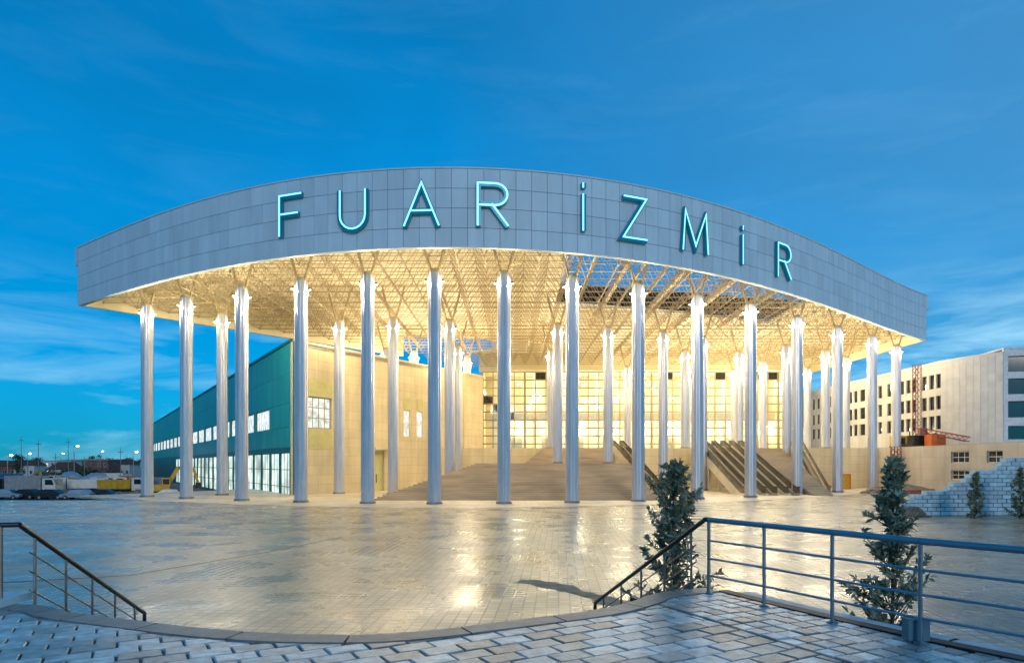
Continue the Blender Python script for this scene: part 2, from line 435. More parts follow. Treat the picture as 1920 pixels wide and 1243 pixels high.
canopy = thing('entrance_canopy', (0, 0, 0), 'huge flat canopy with curved grey panelled fascia over the tall columns', 'canopy')
fas = MB()
NS = 120
for i in range(NS):
    p, t, n = front(ARC*i/NS); q, t2, n2 = front(ARC*(i+1)/NS)
    a, c = p - n*.02, q - n2*.02; a2, c2 = p - n*.45, q - n2*.45
    z0, z1 = Z_LOW+.03, Z_TOP-.03
    fas.hexa([(a.x,a.y,z0),(c.x,c.y,z0),(c2.x,c2.y,z0),(a2.x,a2.y,z0),(a.x,a.y,z1),(c.x,c.y,z1),(c2.x,c2.y,z1),(a2.x,a2.y,z1)])
fascia = fas.build('fascia', M['fascia_back'], canopy)
NC, NR = 96, 4
pw, ph = ARC/NC, (Z_TOP-Z_LOW)/NR
def panel_mesh(w, h, d, bev=.02):
    b = MB(); x, z = w/2, h/2
    b.v = [(-x,0,-z),(x,0,-z),(x,0,z),(-x,0,z),(-x+bev,-d,-z+bev),(x-bev,-d,-z+bev),(x-bev,-d,z-bev),(-x+bev,-d,z-bev)]
    b.f = [(4,5,6,7),(0,1,5,4),(1,2,6,5),(2,3,7,6),(3,0,4,7),(0,3,2,1)]
    return b
pm = panel_mesh(pw-.022, ph-.022, .05, .012).mesh('fascia_panel')
pm.materials.append(M['fascia_panel'])
rest = MB()
for i in range(NC):
    p, t, n = front((i+.5)*pw); ang = math.atan2(t.y, t.x)
    big = 10 <= i < 85
    for j in range(NR):
        z = Z_LOW + (j+.5)*ph
        if big:
            o = obj('fascia_panel', pm, None, fascia)
            o.location = (p.x, p.y, z); o.rotation_euler = (random.uniform(-.004,.004), 0, ang + random.uniform(-.004,.004))
        else:
            mtx = Matrix.Translation((p.x, p.y, z)) @ Matrix.Rotation(ang, 4, 'Z')
            k = len(rest.v); rest.v += [tuple(mtx @ v.co) for v in pm.vertices]; rest.f += [tuple(k+q for q in f.vertices) for f in pm.polygons]
rest.build('fascia_panel', M['fascia_panel'], fascia, kind='stuff')
# parapet cap with returns at both ends
cap = MB()
for i in range(NS):
    p, t, n = front(ARC*i/NS); q, t2, n2 = front(ARC*(i+1)/NS)
    a, c, a2, c2 = p+n*.12, q+n2*.12, p-n*.6, q-n2*.6; z0, z1 = Z_TOP, Z_TOP+.12
    cap.hexa([(a.x,a.y,z0),(c.x,c.y,z0),(c2.x,c2.y,z0),(a2.x,a2.y,z0),(a.x,a.y,z1),(c.x,c.y,z1),(c2.x,c2.y,z1),(a2.x,a2.y,z1)])
cap.build('parapet_cap', M['fascia_panel'], canopy)
for s, sg in ((0, -1), (ARC, 1)):
    p, t, n = front(s)
    e = p + t*sg*.75
    MB().hexa([tuple(v) for v in (Vector((p.x,p.y,Z_TOP-1.9)), Vector((e.x,e.y,Z_TOP-1.9)), Vector((e.x,e.y,Z_TOP-1.9))-n*3, Vector((p.x,p.y,Z_TOP-1.9))-n*3,
                                     Vector((p.x,p.y,Z_TOP+.1)), Vector((e.x,e.y,Z_TOP+.1)), Vector((e.x,e.y,Z_TOP+.1))-n*3, Vector((p.x,p.y,Z_TOP+.1))-n*3)]).build('parapet_return', M['fascia_panel'], canopy)

# plan outline of the roof: curved front, right side, back, bitten back-left corner, slanting left side
fr = [front(ARC*k/70)[0] - front(ARC*k/70)[2]*.46 for k in range(71)]
L0, R0 = fr[0], fr[-1]
bite_c, bite_r = Vector((-9.5, 120.5, 0)), 7.6
bite = [(bite_c.x + bite_r*math.cos(R(a)), bite_c.y + bite_r*math.sin(R(a))) for a in range(95, -130, -9)]
outline = [(p.x, p.y) for p in fr] + [(59.6, 133.0), (-6.5, 131.5)] + bite[2:-2] + [(-18.6, 112.6)]
hole = [(5.5, 60.5), (13, 63.6), (20, 67), (26, 70.8), (32, 75.6), (38.6, 81.2), (39.0, 101.5), (22, 94.0), (5.7, 89.0)]
def inside(p, poly):
    x, y = p; r = False; j = len(poly)-1
    for i in range(len(poly)):
        a, c = poly[i], poly[j]
        if (a[1] > y) != (c[1] > y) and x < (c[0]-a[0])*(y-a[1])/(c[1]-a[1]) + a[0]: r = not r
        j = i
    return r
def sheet_with_holes(outer, holes, z0, z1):
    V = [Vector(p) for p in outer]; E = [(i, (i+1) % len(outer)) for i in range(len(outer))]
    for h in holes:
        k = len(V); V += [Vector(p) for p in h]; E += [(k+i, k+(i+1) % len(h)) for i in range(len(h))]
    v2, e2, f2, *_ = delaunay_2d_cdt(V, E, [], 0, 1e-5)
    b = MB(); nv = len(v2)
    b.v = [(p.x, p.y, z0) for p in v2] + [(p.x, p.y, z1) for p in v2]
    for f in f2:
        c = sum((v2[i] for i in f), Vector((0, 0)))/len(f)
        if inside(c, outer) and not any(inside(c, h) for h in holes):
            b.f.append(tuple(reversed(f))); b.f.append(tuple(i+nv for i in f))
    for poly in [outer]+holes:
        for i in range(len(poly)):
            a, c = poly[i], poly[(i+1) % len(poly)]
            b.quad((*a, z0), (*c, z0), (*c, z1), (*a, z1))
    return b
deck = sheet_with_holes(outline, [hole], Z_DECK, Z_DECK+.35).build('roof_deck', M['deck_cream'], canopy)
# edge beams under the deck: left side, right side, back
def edge(pts, name, mat_, w=.4, z0=Z_LOW, z1=Z_DECK-.004):
    b = MB()
    for a, c in zip(pts, pts[1:]):
        a = Vector((*a, 0)); c = Vector((*c, 0)); d = (c-a).normalized(); n = Vector((d.y, -d.x, 0))*w
        b.hexa([(a.x,a.y,z0),(c.x,c.y,z0),(c.x+n.x,c.y+n.y,z0),(a.x+n.x,a.y+n.y,z0),(a.x,a.y,z1),(c.x,c.y,z1),(c.x+n.x,c.y+n.y,z1),(a.x+n.x,a.y+n.y,z1)])
    return b.build(name, mat_, canopy)
edge([(L0.x, L0.y), (-18.6, 112.6)], 'edge_beam', M['edge_cream'], .4, Z_LOW+.05)
edge([(R0.x, R0.y), (59.6, 133.0)], 'edge_beam', M['edge_cream'], .4, Z_LOW+.05)
edge([(59.6, 133.0), (-6.5, 131.5)], 'edge_beam', M['edge_cream'], .4, Z_LOW)
# outer side parapets
edge([(L0.x, L0.y), (-18.6, 112.6)], 'side_fascia', M['fascia_panel'], .3, Z_DECK+.36, Z_TOP)
edge([(R0.x, R0.y), (59.6, 133.0)], 'side_fascia', M['fascia_panel'], .3, Z_DECK+.36, Z_TOP)
# dark plate added above the opening so its far half looks dark
MB().prism([(2, 89), (44, 100), (44, 110), (2, 104)], Z_DECK+2.4, Z_DECK+3.0).build('darkening_plate', M['dark_steel'], canopy)
for gx in (12.0, 18.6, 25.2, 31.8):
    y0 = float(np.polyval(co, gx)) + 1.0
    MB().box(gx-.22, gx+.22, y0, 103, Z_DECK-.75, Z_DECK-.02).build('girder', M['girder_steel'], canopy)
# space frame
MOD, ZA, ZB = 2.5, 22.35, 24.55
b = MB()
shr = outline
def ok(x, y): return inside((x, y), shr) and y < 124 + (3 if x > -3 else 0) and inside((x, y-1.0), shr) and inside((x-.8, y), shr) and inside((x+.8, y), shr)
rr = .045
def fbar(p, q, r=rr): b.tube(p, q, r, n=4, cap=False)
for i in range(-21, 25):
    for j in range(21, 53):
        x, y = i*MOD, j*MOD
        lowA = ok(x, y); upA = ok(x+MOD/2, y+MOD/2)
        if lowA:
            if ok(x+MOD, y): fbar((x,y,ZA),(x+MOD,y,ZA))
            if ok(x, y+MOD): fbar((x,y,ZA),(x,y+MOD,ZA))
            for sx_, sy_ in ((1,1),(1,-1),(-1,1),(-1,-1)):
                if ok(x+sx_*MOD/2, y+sy_*MOD/2): fbar((x,y,ZA),(x+sx_*MOD/2,y+sy_*MOD/2,ZB), .036)
            b.tube((x,y,ZA-.12),(x,y,ZA+.12), .10, n=6)
        if upA:
            if ok(x+1.5*MOD, y+MOD/2): fbar((x+MOD/2,y+MOD/2,ZB),(x+1.5*MOD,y+MOD/2,ZB))
            if ok(x+MOD/2, y+1.5*MOD): fbar((x+MOD/2,y+MOD/2,ZB),(x+MOD/2,y+1.5*MOD,ZB))
# lattice carried on across the bitten corner
for i in range(-8, 0):
    for j in range(45, 52):
        x, y = i*MOD, j*MOD
        if not ok(x, y) and x > -19 + (y-112)*.7:
            fbar((x,y,ZA),(x+MOD,y,ZA)); fbar((x,y,ZA),(x,y+MOD,ZA)); fbar((x,y,ZA),(x+MOD/2,y+MOD/2,ZB)); fbar((x+MOD,y,ZA),(x+MOD/2,y+MOD/2,ZB))
b.build('space_frame', M['frame_steel'], canopy, kind='stuff')

# ------------------------------------------------------------------ columns with their lamps
COL_TOP = 20.8
def make_column(base):
    root = bpy.data.objects.new('column', None); C.objects.link(root)
    prof = []
    nseg = 32
    b = MB(); H = COL_TOP - base
    zs = [0.0]
    k = 1
    while k*2.6 < H-.5: zs += [k*2.6-.02, k*2.6-.015, k*2.6+.015, k*2.6+.02]; k += 1
    zs.append(H)
    rad = .62
    for zi, z in enumerate(zs):
        inset = .03 if (zi % 4 in (2, 3)) and 0 < zi < len(zs)-1 else 0
        for s in range(nseg):
            a = 2*math.pi*s/nseg; r = rad - inset - (.05 if s % 4 == 0 else 0)
            b.v.append((r*math.cos(a), r*math.sin(a), z))
    for zi in range(len(zs)-1):
        for s in range(nseg):
            s2 = (s+1) % nseg
            b.f.append((zi*nseg+s, zi*nseg+s2, (zi+1)*nseg+s2, (zi+1)*nseg+s))
    b.f.append(tuple((len(zs)-1)*nseg+s for s in range(nseg)))
    b.build('shaft', M['column_metal'], root)
    MB().lathe([(.0,.001),(.74,.001),(.74,.16),(.68,.22),(.60,.22)], 24).build('base_ring', M['column_joint'], root)
    MB().lathe([(.56,H+.001),(.57,H+.12),(.45,H+.3),(.3,H+.42),(0,H+.42)], 20).build('capital', M['girder_steel'], root)
    for sx_, sy_ in ((1,1),(1,-1),(-1,1),(-1,-1)):
        MB().tube((sx_*.35, sy_*.35, H+.25), (sx_*1.3, sy_*1.3, Z_DECK-base-.4), .10, .08, n=6).build('strut', M['frame_steel'], root)
    for sg in (-1, 1):
        lx, ly, lz = sg*.76, -.22, H-.75
        lm = MB().bar((sg*.55,-.16,lz+.1),(lx,ly,lz+.1),.08,.06)
        lm.lathe([(.0,.16),(.07,.16),(.09,.0),(.09,-.04)], 10, (lx,ly,lz)).lathe([(.09,-.04),(.08,-.03),(.08,.0),(0,.0)], 10, (lx,ly,lz))
        lo = lm.build('lamp', M['lamp_housing'], root)
        MB().lathe([(0,-.07),(.05,-.06),(.078,-.02)], 10, (lx,ly,lz)).build('lens', M['lamp_lens'], lo)
    return root
LAMP_COL = (1.0, .83, .54)
def add_lamps(root, base, power):
    for sg in (-1, 1):
        ld = bpy.data.lights.new('lamp_light', 'POINT'); ld.energy = power; ld.color = LAMP_COL; ld.shadow_soft_size = .07
        lo = bpy.data.objects.new('lamp_light', ld); C.objects.link(lo); lo.parent = root
        lo.location = (sg*.80, -.24, COL_TOP-base-.98)
protos = {}
def column(x, y, base, label, group, power):
    if base not in protos: protos[base] = make_column(base); o = protos[base]
    else:
        src = protos[base]; o = src.copy(); C.objects.link(o)
        for ch in src.children:
            if ch.type == 'LIGHT': continue
            copy_tree(ch, o)
    o.location = (x, y, base); o.rotation_euler = (0, 0, math.atan2(-x, y)*1.0)
    tag(o, label, 'column', group, 'thing')
    return o
ORD = ['leftmost','second','third','fourth','fifth','sixth','seventh','eighth','ninth','tenth','eleventh','twelfth','thirteenth','fourteenth','rightmost']
front_cols = [(-39.9,72.9,0),(-33.9,69.4,0),(-26.6,65.6,0),(-19.9,62.9,0),(-13.2,61.0,0),(-7.0,60.2,0),(-.73,60.8,0),(5.6,62.0,0),(12.2,64.4,0),
              (19.1,68.7,0),(25.9,72.4,0),(33.7,78.8,0),(41.5,85.0,0),(49.0,90.7,0),(56.5,98.0,6.0)]
POW = 690
cols = []
for k, (x, y, z) in enumerate(front_cols):
    lab = f'{ORD[k]} tall metal column' + (' from the left' if 0 < k < 14 else '') + ' in the front row under the canopy'
    cols.append((column(x, y, z, lab, 'front row of columns', POW), z, POW))
second = [(-33.6,77.3,0,'thin lit column just left of the third front column, set further back'),
          (-21.0,81.0,0,'second-row column standing before the cream wall beside its large lit window'),
          (-14.2,79.6,0,'second-row column at the left foot of the broad stairs'),
          (-7.6,81.0,0,'second-row column close behind the sixth front column'),
          (5.7,83.3,3.7,'second-row column on the stair landing, left one of the pair'),
          (12.3,85.3,3.7,'second-row column on the stair landing, right one of the pair'),
          (19.9,87.8,0,'second-row column between the first escalator and the leafy shrub'),
          (26.2,91.5,0,'second-row column just left of the escalator bank'),
          (40.2,97.7,0,'column half hidden behind the twelfth front column'),
          (48.0,102.0,6.0,'second-row column on the podium edge before the dark-windowed block'),
          (54.6,109.0,6.0,'shaded column on the podium right of the thirteenth front column')]
for x, y, z, lab in second:
    cols.append((column(x, y, z, lab, 'second row of columns', POW), z, POW))
third = [(-19.0,100.6,0,'far column against the cream wall, left of the stair-foot column'),
         (-15.2,103.5,0,'far bright column against the cream wall near its small windows'),
         (-8.0,98.5,0,'far column before the curved roof opening, left of a pair'),
         (-7.3,108.6,6.0,'farthest column before the curved roof opening, right of a pair'),
         (6.0,102.0,6.0,'far column peeping out left of the landing pair'),
         (20.6,119.0,6.0,'far column before the glazed hall front, behind the ninth front column'),
         (31.2,119.0,6.0,'far bright column before the glazed hall front, left of a close pair'),
         (26.6,102.5,6.0,'far bright column before the glazed hall front, right of a close pair'),
         (42.5,113.0,6.0,'far column right of the eleventh front column, before the glazing'),
         (35.3,103.5,6.0,'far column showing left of the eleventh front column'),
         (53.6,121.0,6.0,'far thin column at the very right end of the glazing'),
         (41.0,123.0,6.0,'farthest column before the right end of the glazing')]
for x, y, z, lab in third:
    cols.append((column(x, y, z, lab, 'far columns before the hall', POW), z, POW*1.9))
for o, z, pw_ in cols: add_lamps(o, z, pw_)

# pale portico floor round the columns
pf = []
for k in range(41):
    p, t, n = front(ARC*k/40); pf.append((p.x, p.y-.6))
MB().prism(pf + [(58, 112), (40, 140), (-20, 140), (-44, 84)], -.2, .02).build('portico_floor', M['portico_paving'], kind='structure')

# ------------------------------------------------------------------ sign letters
def offset_strip(pts, w, shift=0.):
    n = len(pts); Lp, Rp = [], []
    for i in range(n):
        a = Vector(pts[max(i-1,0)]); p = Vector(pts[i]); c = Vector(pts[min(i+1,n-1)])
        d1 = (p-a).normalized() if i else (c-p).normalized(); d2 = (c-p).normalized() if i < n-1 else d1
        n1 = Vector((-d1.y, d1.x)); n2 = Vector((-d2.y, d2.x)); m = (n1+n2)
        m = m.normalized() if m.length > 1e-4 else n1
        k = 1/max(.35, m.dot(n1))
        Lp.append(p + m*k*(w/2+shift)); Rp.append(p - m*k*(w/2-shift))
    return Lp, Rp
def stroke(b, pts, w, y0, y1, shift=0.):
    Lp, Rp = offset_strip(pts, w, shift)
    for i in range(len(pts)-1):
        q = [Rp[i], Rp[i+1], Lp[i+1], Lp[i]]
        b.hexa([(p.x, y0, p.y) for p in q] + [(p.x, y1, p.y) for p in q])
def arcp(cx, cy, rx, ry, a0, a1, n=10): return [(cx+rx*math.cos(R(a0+(a1-a0)*k/n)), cy+ry*math.sin(R(a0+(a1-a0)*k/n))) for k in range(n+1)]
G = {'F': [[(0,0),(0,1),(.64,1)], [(.02,.53),(.54,.53)]],
     'U': [[(0,1),(0,.36)] + arcp(.36,.36,.36,.36,180,360)[1:] + [(.72,1)]],
     'A': [[(0,0),(.41,1),(.82,0)], [(.16,.36),(.66,.36)]],
     'R': [[(0,0),(0,1),(.40,1)] + arcp(.40,.76,.27,.24,90,-90)[1:] + [(0,.52)], [(.30,.52),(.70,0)]],
     'I': [[(0,0),(0,.80)], [(0,.93),(0,1.04)]],
     'Z': [[(.04,1),(.66,1),(0,0),(.72,0)]],
     'M': [[(0,0),(.07,1),(.43,.12),(.79,1),(.86,0)]]}
signs = [('F', 551, 23.4, 3.45, 'first illuminated letter of the sign, a blue F on the fascia'),
         ('U', 665, 23.35, 3.35, 'illuminated blue letter U on the fascia'),
         ('A', 792, 23.35, 3.45, 'illuminated blue letter A on the fascia'),
         ('R', 924, 23.4, 3.5, 'illuminated blue letter R in the middle of the sign, after the A'),
         ('I', 1091, 23.55, 3.95, 'illuminated dotted capital I that begins the second word of the sign'),
         ('Z', 1185, 23.4, 3.6, 'illuminated blue letter Z on the fascia'),
         ('M', 1298, 23.2, 3.5, 'illuminated blue letter M on the fascia'),
         ('I', 1387, 23.15, 3.6, 'illuminated dotted capital I between the M and the last R'),
         ('R', 1464, 22.95, 3.4, 'last illuminated letter of the sign, a blue R at its right end')]
for ch, px, z, h, lab in signs:
    p, t, n = front(front_at_px(px))
    pts = [[(u*h, v*h) for u, v in s] for s in G[ch]]
    us = [u for s in pts for u, v in s]; mid = (min(us)+max(us))/2
    pts = [[(u-mid, v) for u, v in s] for s in pts]
    base = p + n*.12
    root = thing('sign_letter', (base.x, base.y, z), lab, 'sign letter', 'illuminated letters on the fascia', math.atan2(t.y, t.x))
    for k, s in enumerate(pts):
        bb = MB(); stroke(bb, s, .40, -.02, -.34); body = bb.build('stroke' if not (ch == 'I' and k == 1) else 'dot', M['letter_body'], root)
        tb = MB(); stroke(tb, s, .14, -.343, -.38, .07); tb.build('light_tube', M['letter_tube'], body)

# ------------------------------------------------------------------ walls with real openings
def wall(name, p0, p1, z0, z1, t, openings, material, parent, flip=False, **tags):
    """a wall from p0 to p1 (plan), its face on the right-hand side; openings in (s0, s1, z0, z1)"""
    p0 = Vector((*p0, 0)); p1 = Vector((*p1, 0)); d = (p1-p0); Ln = d.length; d.normalize(); n = Vector((d.y, -d.x, 0))
    if flip: n = -n
    S = sorted({0, Ln, *[o[0] for o in openings], *[o[1] for o in openings]}); Z = sorted({z0, z1, *[o[2] for o in openings], *[o[3] for o in openings]})
    b = MB()
    def P(s, z, k): q = p0 + d*s - n*(t*k); return (q.x, q.y, z)
    def is_open(s, z): return any(o[0] < s < o[1] and o[2] < z < o[3] for o in openings)
    for i in range(len(S)-1):
        for j in range(len(Z)-1):
            s0, s1, a0, a1 = S[i], S[i+1], Z[j], Z[j+1]
            if not is_open((s0+s1)/2, (a0+a1)/2):
                b.quad(P(s0,a0,0),P(s1,a0,0),P(s1,a1,0),P(s0,a1,0)); b.quad(P(s0,a0,1),P(s0,a1,1),P(s1,a1,1),P(s1,a0,1))
    for s0, s1, a0, a1 in openings + [(0, Ln, z0, z1)]:
        b.quad(P(s0,a0,0),P(s0,a1,0),P(s0,a1,1),P(s0,a0,1)); b.quad(P(s1,a0,0),P(s1,a0,1),P(s1,a1,1),P(s1,a1,0))
        b.quad(P(s0,a0,0),P(s0,a0,1),P(s1,a0,1),P(s1,a0,0)); b.quad(P(s0,a1,0),P(s1,a1,0),P(s1,a1,1),P(s0,a1,1))
    return b.build(name, material, parent, **tags)
def window(p0, p1, s0, s1, z0, z1, parent, frame_m, pane_m, nx=1, nz=1, rec=.14, fw=.09, flip=False, name='window'):
    p0 = Vector((*p0, 0)); p1 = Vector((*p1, 0)); d = (p1-p0).normalized(); n = Vector((d.y, -d.x, 0))
    if flip: n = -n
    def bar(b, sa, sb, za, zb, r0, r1):
        a, c = p0+d*sa, p0+d*sb
        q = [a-n*r0, c-n*r0, c-n*r1, a-n*r1]
        b.hexa([(v.x, v.y, za) for v in q] + [(v.x, v.y, zb) for v in q])
    b = MB(); e = .01
    bar(b, s0+e, s0+fw, z0+e, z1-e, rec, rec+.1); bar(b, s1-fw, s1-e, z0+e, z1-e, rec, rec+.1)
    bar(b, s0+fw, s1-fw, z0+e, z0+fw, rec, rec+.1); bar(b, s0+fw, s1-fw, z1-fw, z1-e, rec, rec+.1)
    for i in range(1, nx):
        c = s0 + (s1-s0)*i/nx; bar(b, c-fw*.4, c+fw*.4, z0+fw, z1-fw, rec+.004, rec+.096)
    for j in range(1, nz):
        c = z0 + (z1-z0)*j/nz; bar(b, s0+fw, s1-fw, c-fw*.4, c+fw*.4, rec+.008, rec+.092)
    w = b.build(name, frame_m, parent)
    b = MB(); bar(b, s0+fw*.5, s1-fw*.5, z0+fw*.5, z1-fw*.5, rec+.04, rec+.06); b.build('pane', pane_m, w)
    return w

# the teal hall with its cream side wall
A, Bq, Cq, D = (-25.5,77.6), (-4.8,110.0), (-5.8,131.0), (-128.0,238.0)
HZ = 17.9
hall = thing('exhibition_hall', (0,0,0), 'long teal clad hall with a cream side wall, left of the stairs', 'building')
ops = [(2.2,5.9,7.9,11.7), (19.1,20.4,7.5,11.2), (21.9,23.2,7.5,11.2), (12.6,15.2,.03,5.4)]
wall('side_wall', A, Bq, 0.0, HZ, .4, ops, M['cream_panels'], hall)
wall('side_wall', Bq, Cq, 0.0, HZ, .4, [], M['cream_wall'], hall)
window(A, Bq, *ops[0], hall, M['grey_paint'], M['lit_white'], 4, 3, .25, .12)
window(A, Bq, *ops[1], hall, M['white_frame'], M['lit_white'], 1, 2)
window(A, Bq, *ops[2], hall, M['white_frame'], M['lit_white'], 1, 2)
def slab_on(p0, p1, s0, s1, z0, z1, out0, out1, name, m, parent, flip=False):
    p0 = Vector((*p0, 0)); p1 = Vector((*p1, 0)); d = (p1-p0).normalized(); n = Vector((d.y, -d.x, 0))
    if flip: n = -n
    q = [p0+d*s0+n*out0, p0+d*s1+n*out0, p0+d*s1+n*out1, p0+d*s0+n*out1]
    return MB().hexa([(v.x,v.y,z0) for v in q]+[(v.x,v.y,z1) for v in q]).build(name, m, parent)
for s0, s1, z0, z1 in ((2.2,5.9,11.74,13.7),(2.2,5.9,5.4,7.86),(19.1,20.4,11.24,13.0),(21.9,23.2,11.24,13.0)):
    slab_on(A, Bq, s0, s1, z0, z1, .003, .06, 'spandrel_panel', M['olive_panel'], hall)
door = slab_on(A, Bq, 12.64, 15.16, .04, 5.36, -.32, -.24, 'door', M['olive_panel'], hall)
slab_on(A, Bq, 13.86, 13.94, 1.1, 2.3, -.235, -.17, 'handle', M['dark_frame'], door)
slab_on(A, Bq, 12.0, 15.8, 5.5, 5.85, .0, 1.5, 'door_canopy', M['cream_wall'], hall)
for s in (.35, 11.0, 26.0, 33.0):
    slab_on(A, Bq, s, s+.5, 0.02, HZ-.02, .003, .22, 'pilaster', M['cream_wall'], hall)
# teal long side: openings for the window band and the ground floor glazing
Lad = math.hypot(D[0]-A[0], D[1]-A[1])
ops2 = []
s = 11.5
while s < Lad-6:
    ops2.append((s, s+8.2, 8.1, 10.8)); s += 9.6
gl = []
s = 1.6
while s < 120:
    gl.append((s, s+4.6, -1.2, 5.0)); s += 5.2
wall('teal_wall', D, A, LOT_Z-.04, HZ, .4, [(Lad-o[1], Lad-o[0], o[2], o[3]) for o in ops2+gl], M['teal_trim'], hall)
for o in ops2: window(D, A, Lad-o[1], Lad-o[0], o[2], o[3], hall, M['white_frame'], M['lit_white'], 6, 1, .1, .12)
for o in gl: window(D, A, Lad-o[1], Lad-o[0], o[2], o[3], hall, M['dark_frame'], M['lit_shop'], 3, 3, .15, .1, name='shop_window')
s = .15
while s < Lad-1:
    e = min(s+3.15, Lad-.1)
    for z0, z1 in ((5.62, 8.02), (10.88, 14.4), (14.43, HZ-.02)):
        slab_on(D, A, Lad-e, Lad-s, z0, z1, .003, .09, 'cladding_panel', M['teal_cladding'], hall)
    if not any(o[0] < (s+e)/2 < o[1] for o in ops2):
        pass
    s += 3.2
for a0, a1 in zip([.15]+[o[1]+.05 for o in ops2], [o[0]-.05 for o in ops2]+[Lad-.1]):
    if a1-a0 > .3: slab_on(D, A, Lad-a1, Lad-a0, 8.05, 10.85, .003, .09, 'cladding_panel', M['teal_cladding'], hall)
slab_on(D, A, .1, Lad-.02, HZ+.001, HZ+.3, -.5, .25, 'roof_edge', M['teal_trim'], hall)
slab_on(A, Bq, .02, 38.4, HZ+.001, HZ+.25, -.5, .12, 'roof_edge', M['cream_wall'], hall)
MB().prism([A, Bq, Cq, (-6,250), D], HZ-.5, HZ-.05).build('roof', M['concrete'], hall)

# podium, stairs and the glazed front behind them
POD = 6.0
podium = thing('podium', (0,0,0), 'cream podium carrying the hall at the top of the stairs', 'podium')
wall('front_wall', (-11.0,100), (56,100), 0, POD, .5, [], M['podium_front'], podium)
MB().prism([(-10.9,100.02),(54.9,100.02),(54.9,160),(-10,160)], POD-.4, POD+.02).build('floor_slab', M['portico_paving'], podium)
glz = thing('glazed_front', (0,0,0), 'tall warmly lit glass wall at the back of the portico', 'glass wall')
GX0, GX1, GY, GZ0, GZ1 = -5.78, 54.4, 131.0, POD+.02, Z_LOW-.02
NX, NZ = 29, 10
gw, gh = (GX1-GX0)/NX, (GZ1-GZ0)/NZ
pane_me = MB().box(-gw/2+.07, gw/2-.07, 0, .04, -gh/2+.06, gh/2-.06).mesh('pane'); pane_me.materials.append(M['lit_warm'])
pane_dk = MB().box(-gw/2+.07, gw/2-.07, 0, .04, -gh/2+.06, gh/2-.06).mesh('pane'); pane_dk.materials.append(M['dark_glass'])
random.seed(5)
for i in range(NX):
    for j in range(NZ):
        dk = (j == NZ-1 and random.random() < .10) or (i < 4 and random.random() < .08)
        o = obj('pane', pane_dk if dk else pane_me, None, glz); o.location = (GX0+(i+.5)*gw, GY+.05, GZ0+(j+.5)*gh)
for i in range(NX+1):
    x = GX0+i*gw; w = .22 if i % 4 else .42
    MB().box(x-w/2, x+w/2, GY-.12, GY+.12, GZ0, GZ1).build('mullion', M['bronze_frame'], glz)
for j in range(NZ+1):
    z = GZ0+j*gh
    MB().box(GX0, GX1, GY-.10, GY+.10, z-.12, z+.12).build('transom', M['bronze_frame'], glz)
lobby = thing('lobby', (0,0,0), 'brightly lit lobby with a gallery seen through the glass wall', 'lobby')
LY = GY + 11
MB().box(GX0+.2, GX1-.2, LY, LY+.3, GZ0-.02, GZ1+.3).build('back_wall', M['cream_panels'], lobby)
MB().box(GX0-.1, GX0+.19, GY+.2, LY+.3, GZ0-.02, GZ1+.3).build('side_wall', M['cream_wall'], lobby)
MB().box(GX1-.19, GX1+.1, GY+.2, LY+.3, GZ0-.02, GZ1+.3).build('side_wall', M['cream_wall'], lobby)
MB().box(GX0+.2, GX1-.2, GY+.2, LY-.01, GZ1+.31, GZ1+.6).build('ceiling', M['cream_wall'], lobby)
gal = MB().box(GX0+.2, GX1-.2, LY-4.5, LY-.01, 12.6, 13.1).build('gallery', M['concrete'], lobby)
MB().box(GX0+.2, GX1-.2, LY-4.5, LY-4.42, 13.11, 14.1).build('parapet', M['frame_steel'], gal)
for k in range(9):
    x = GX0+4+k*6.5
    MB().lathe([(.4,GZ0),(.4,GZ1+.3)], 14, (x, LY-4.0, 0)).build('pillar', M['plaster_white'], lobby)
    MB().box(x+1.6, x+4.0, LY-.06, LY-.003, GZ0+.02, GZ0+3.2).build('door', M['bronze_frame'], lobby)
    for zz, yy in ((19.8, GY+3.5), (11.6, LY-2.2)):
        lm = MB().tube((x+3.2,yy,zz+.1),(x+3.2,yy,zz+(1.9 if zz > 15 else .99)),.03,n=5).lathe([(0,.12),(.3,.1),(.42,-.05)], 12, (x+3.2,yy,zz)).build('lamp', M['lamp_housing'], lobby)
        MB().lathe([(0,-.22),(.25,-.18),(.38,-.05)], 12, (x+3.2,yy,zz)).build('bulb', M['lobby_bulb'], lm)
        ld = bpy.data.lights.new('lobby_light', 'POINT'); ld.energy = 1900 if zz > 15 else 1000; ld.color = (1,.91,.70); ld.shadow_soft_size = .35
        lo = bpy.data.objects.new('lobby_light', ld); C.objects.link(lo); lo.location = (x+3.2, yy, zz-.75); lo.parent = lobby

def steps(name, y0, y1, z0, z1, xl0, xl1, xr0, xr1, yback, material, parent, n):
    b = MB()
    for i in range(n):
        f0 = i/n; ya = y0+(y1-y0)*f0; za = z0+(z1-z0)*i/n; zb = z0+(z1-z0)*(i+1)/n
        g = (i+1)/n
        xa = xl0+(xl1-xl0)*f0; xb = xl0+(xl1-xl0)*g; ra = xr0+(xr1-xr0)*f0; rb = xr0+(xr1-xr0)*g
        yb = y0+(y1-y0)*g
        b.quad((xa,ya,za),(ra,ya,za),(ra,ya,zb),(xa,ya,zb))
        b.quad((xa,ya,zb),(ra,ya,zb),(rb,yb,zb),(xb,yb,zb))
        b.quad((xa,ya,0),(xa,ya,zb),(xb,yb,zb),(xb,yb,0)); b.quad((ra,ya,0),(rb,yb,0),(rb,yb,zb),(ra,ya,zb))
    return b.build(name, material, parent)
stairs = thing('main_stairs', (0,0,0), 'broad grey stone stairs climbing to the hall with a landing halfway', 'stairs')
steps('lower_flight', 66.0, 78.0, .02, 3.7, -13.9, -3.9, 14.6, 13.6, 90, M['stair_stone'], stairs, 23)
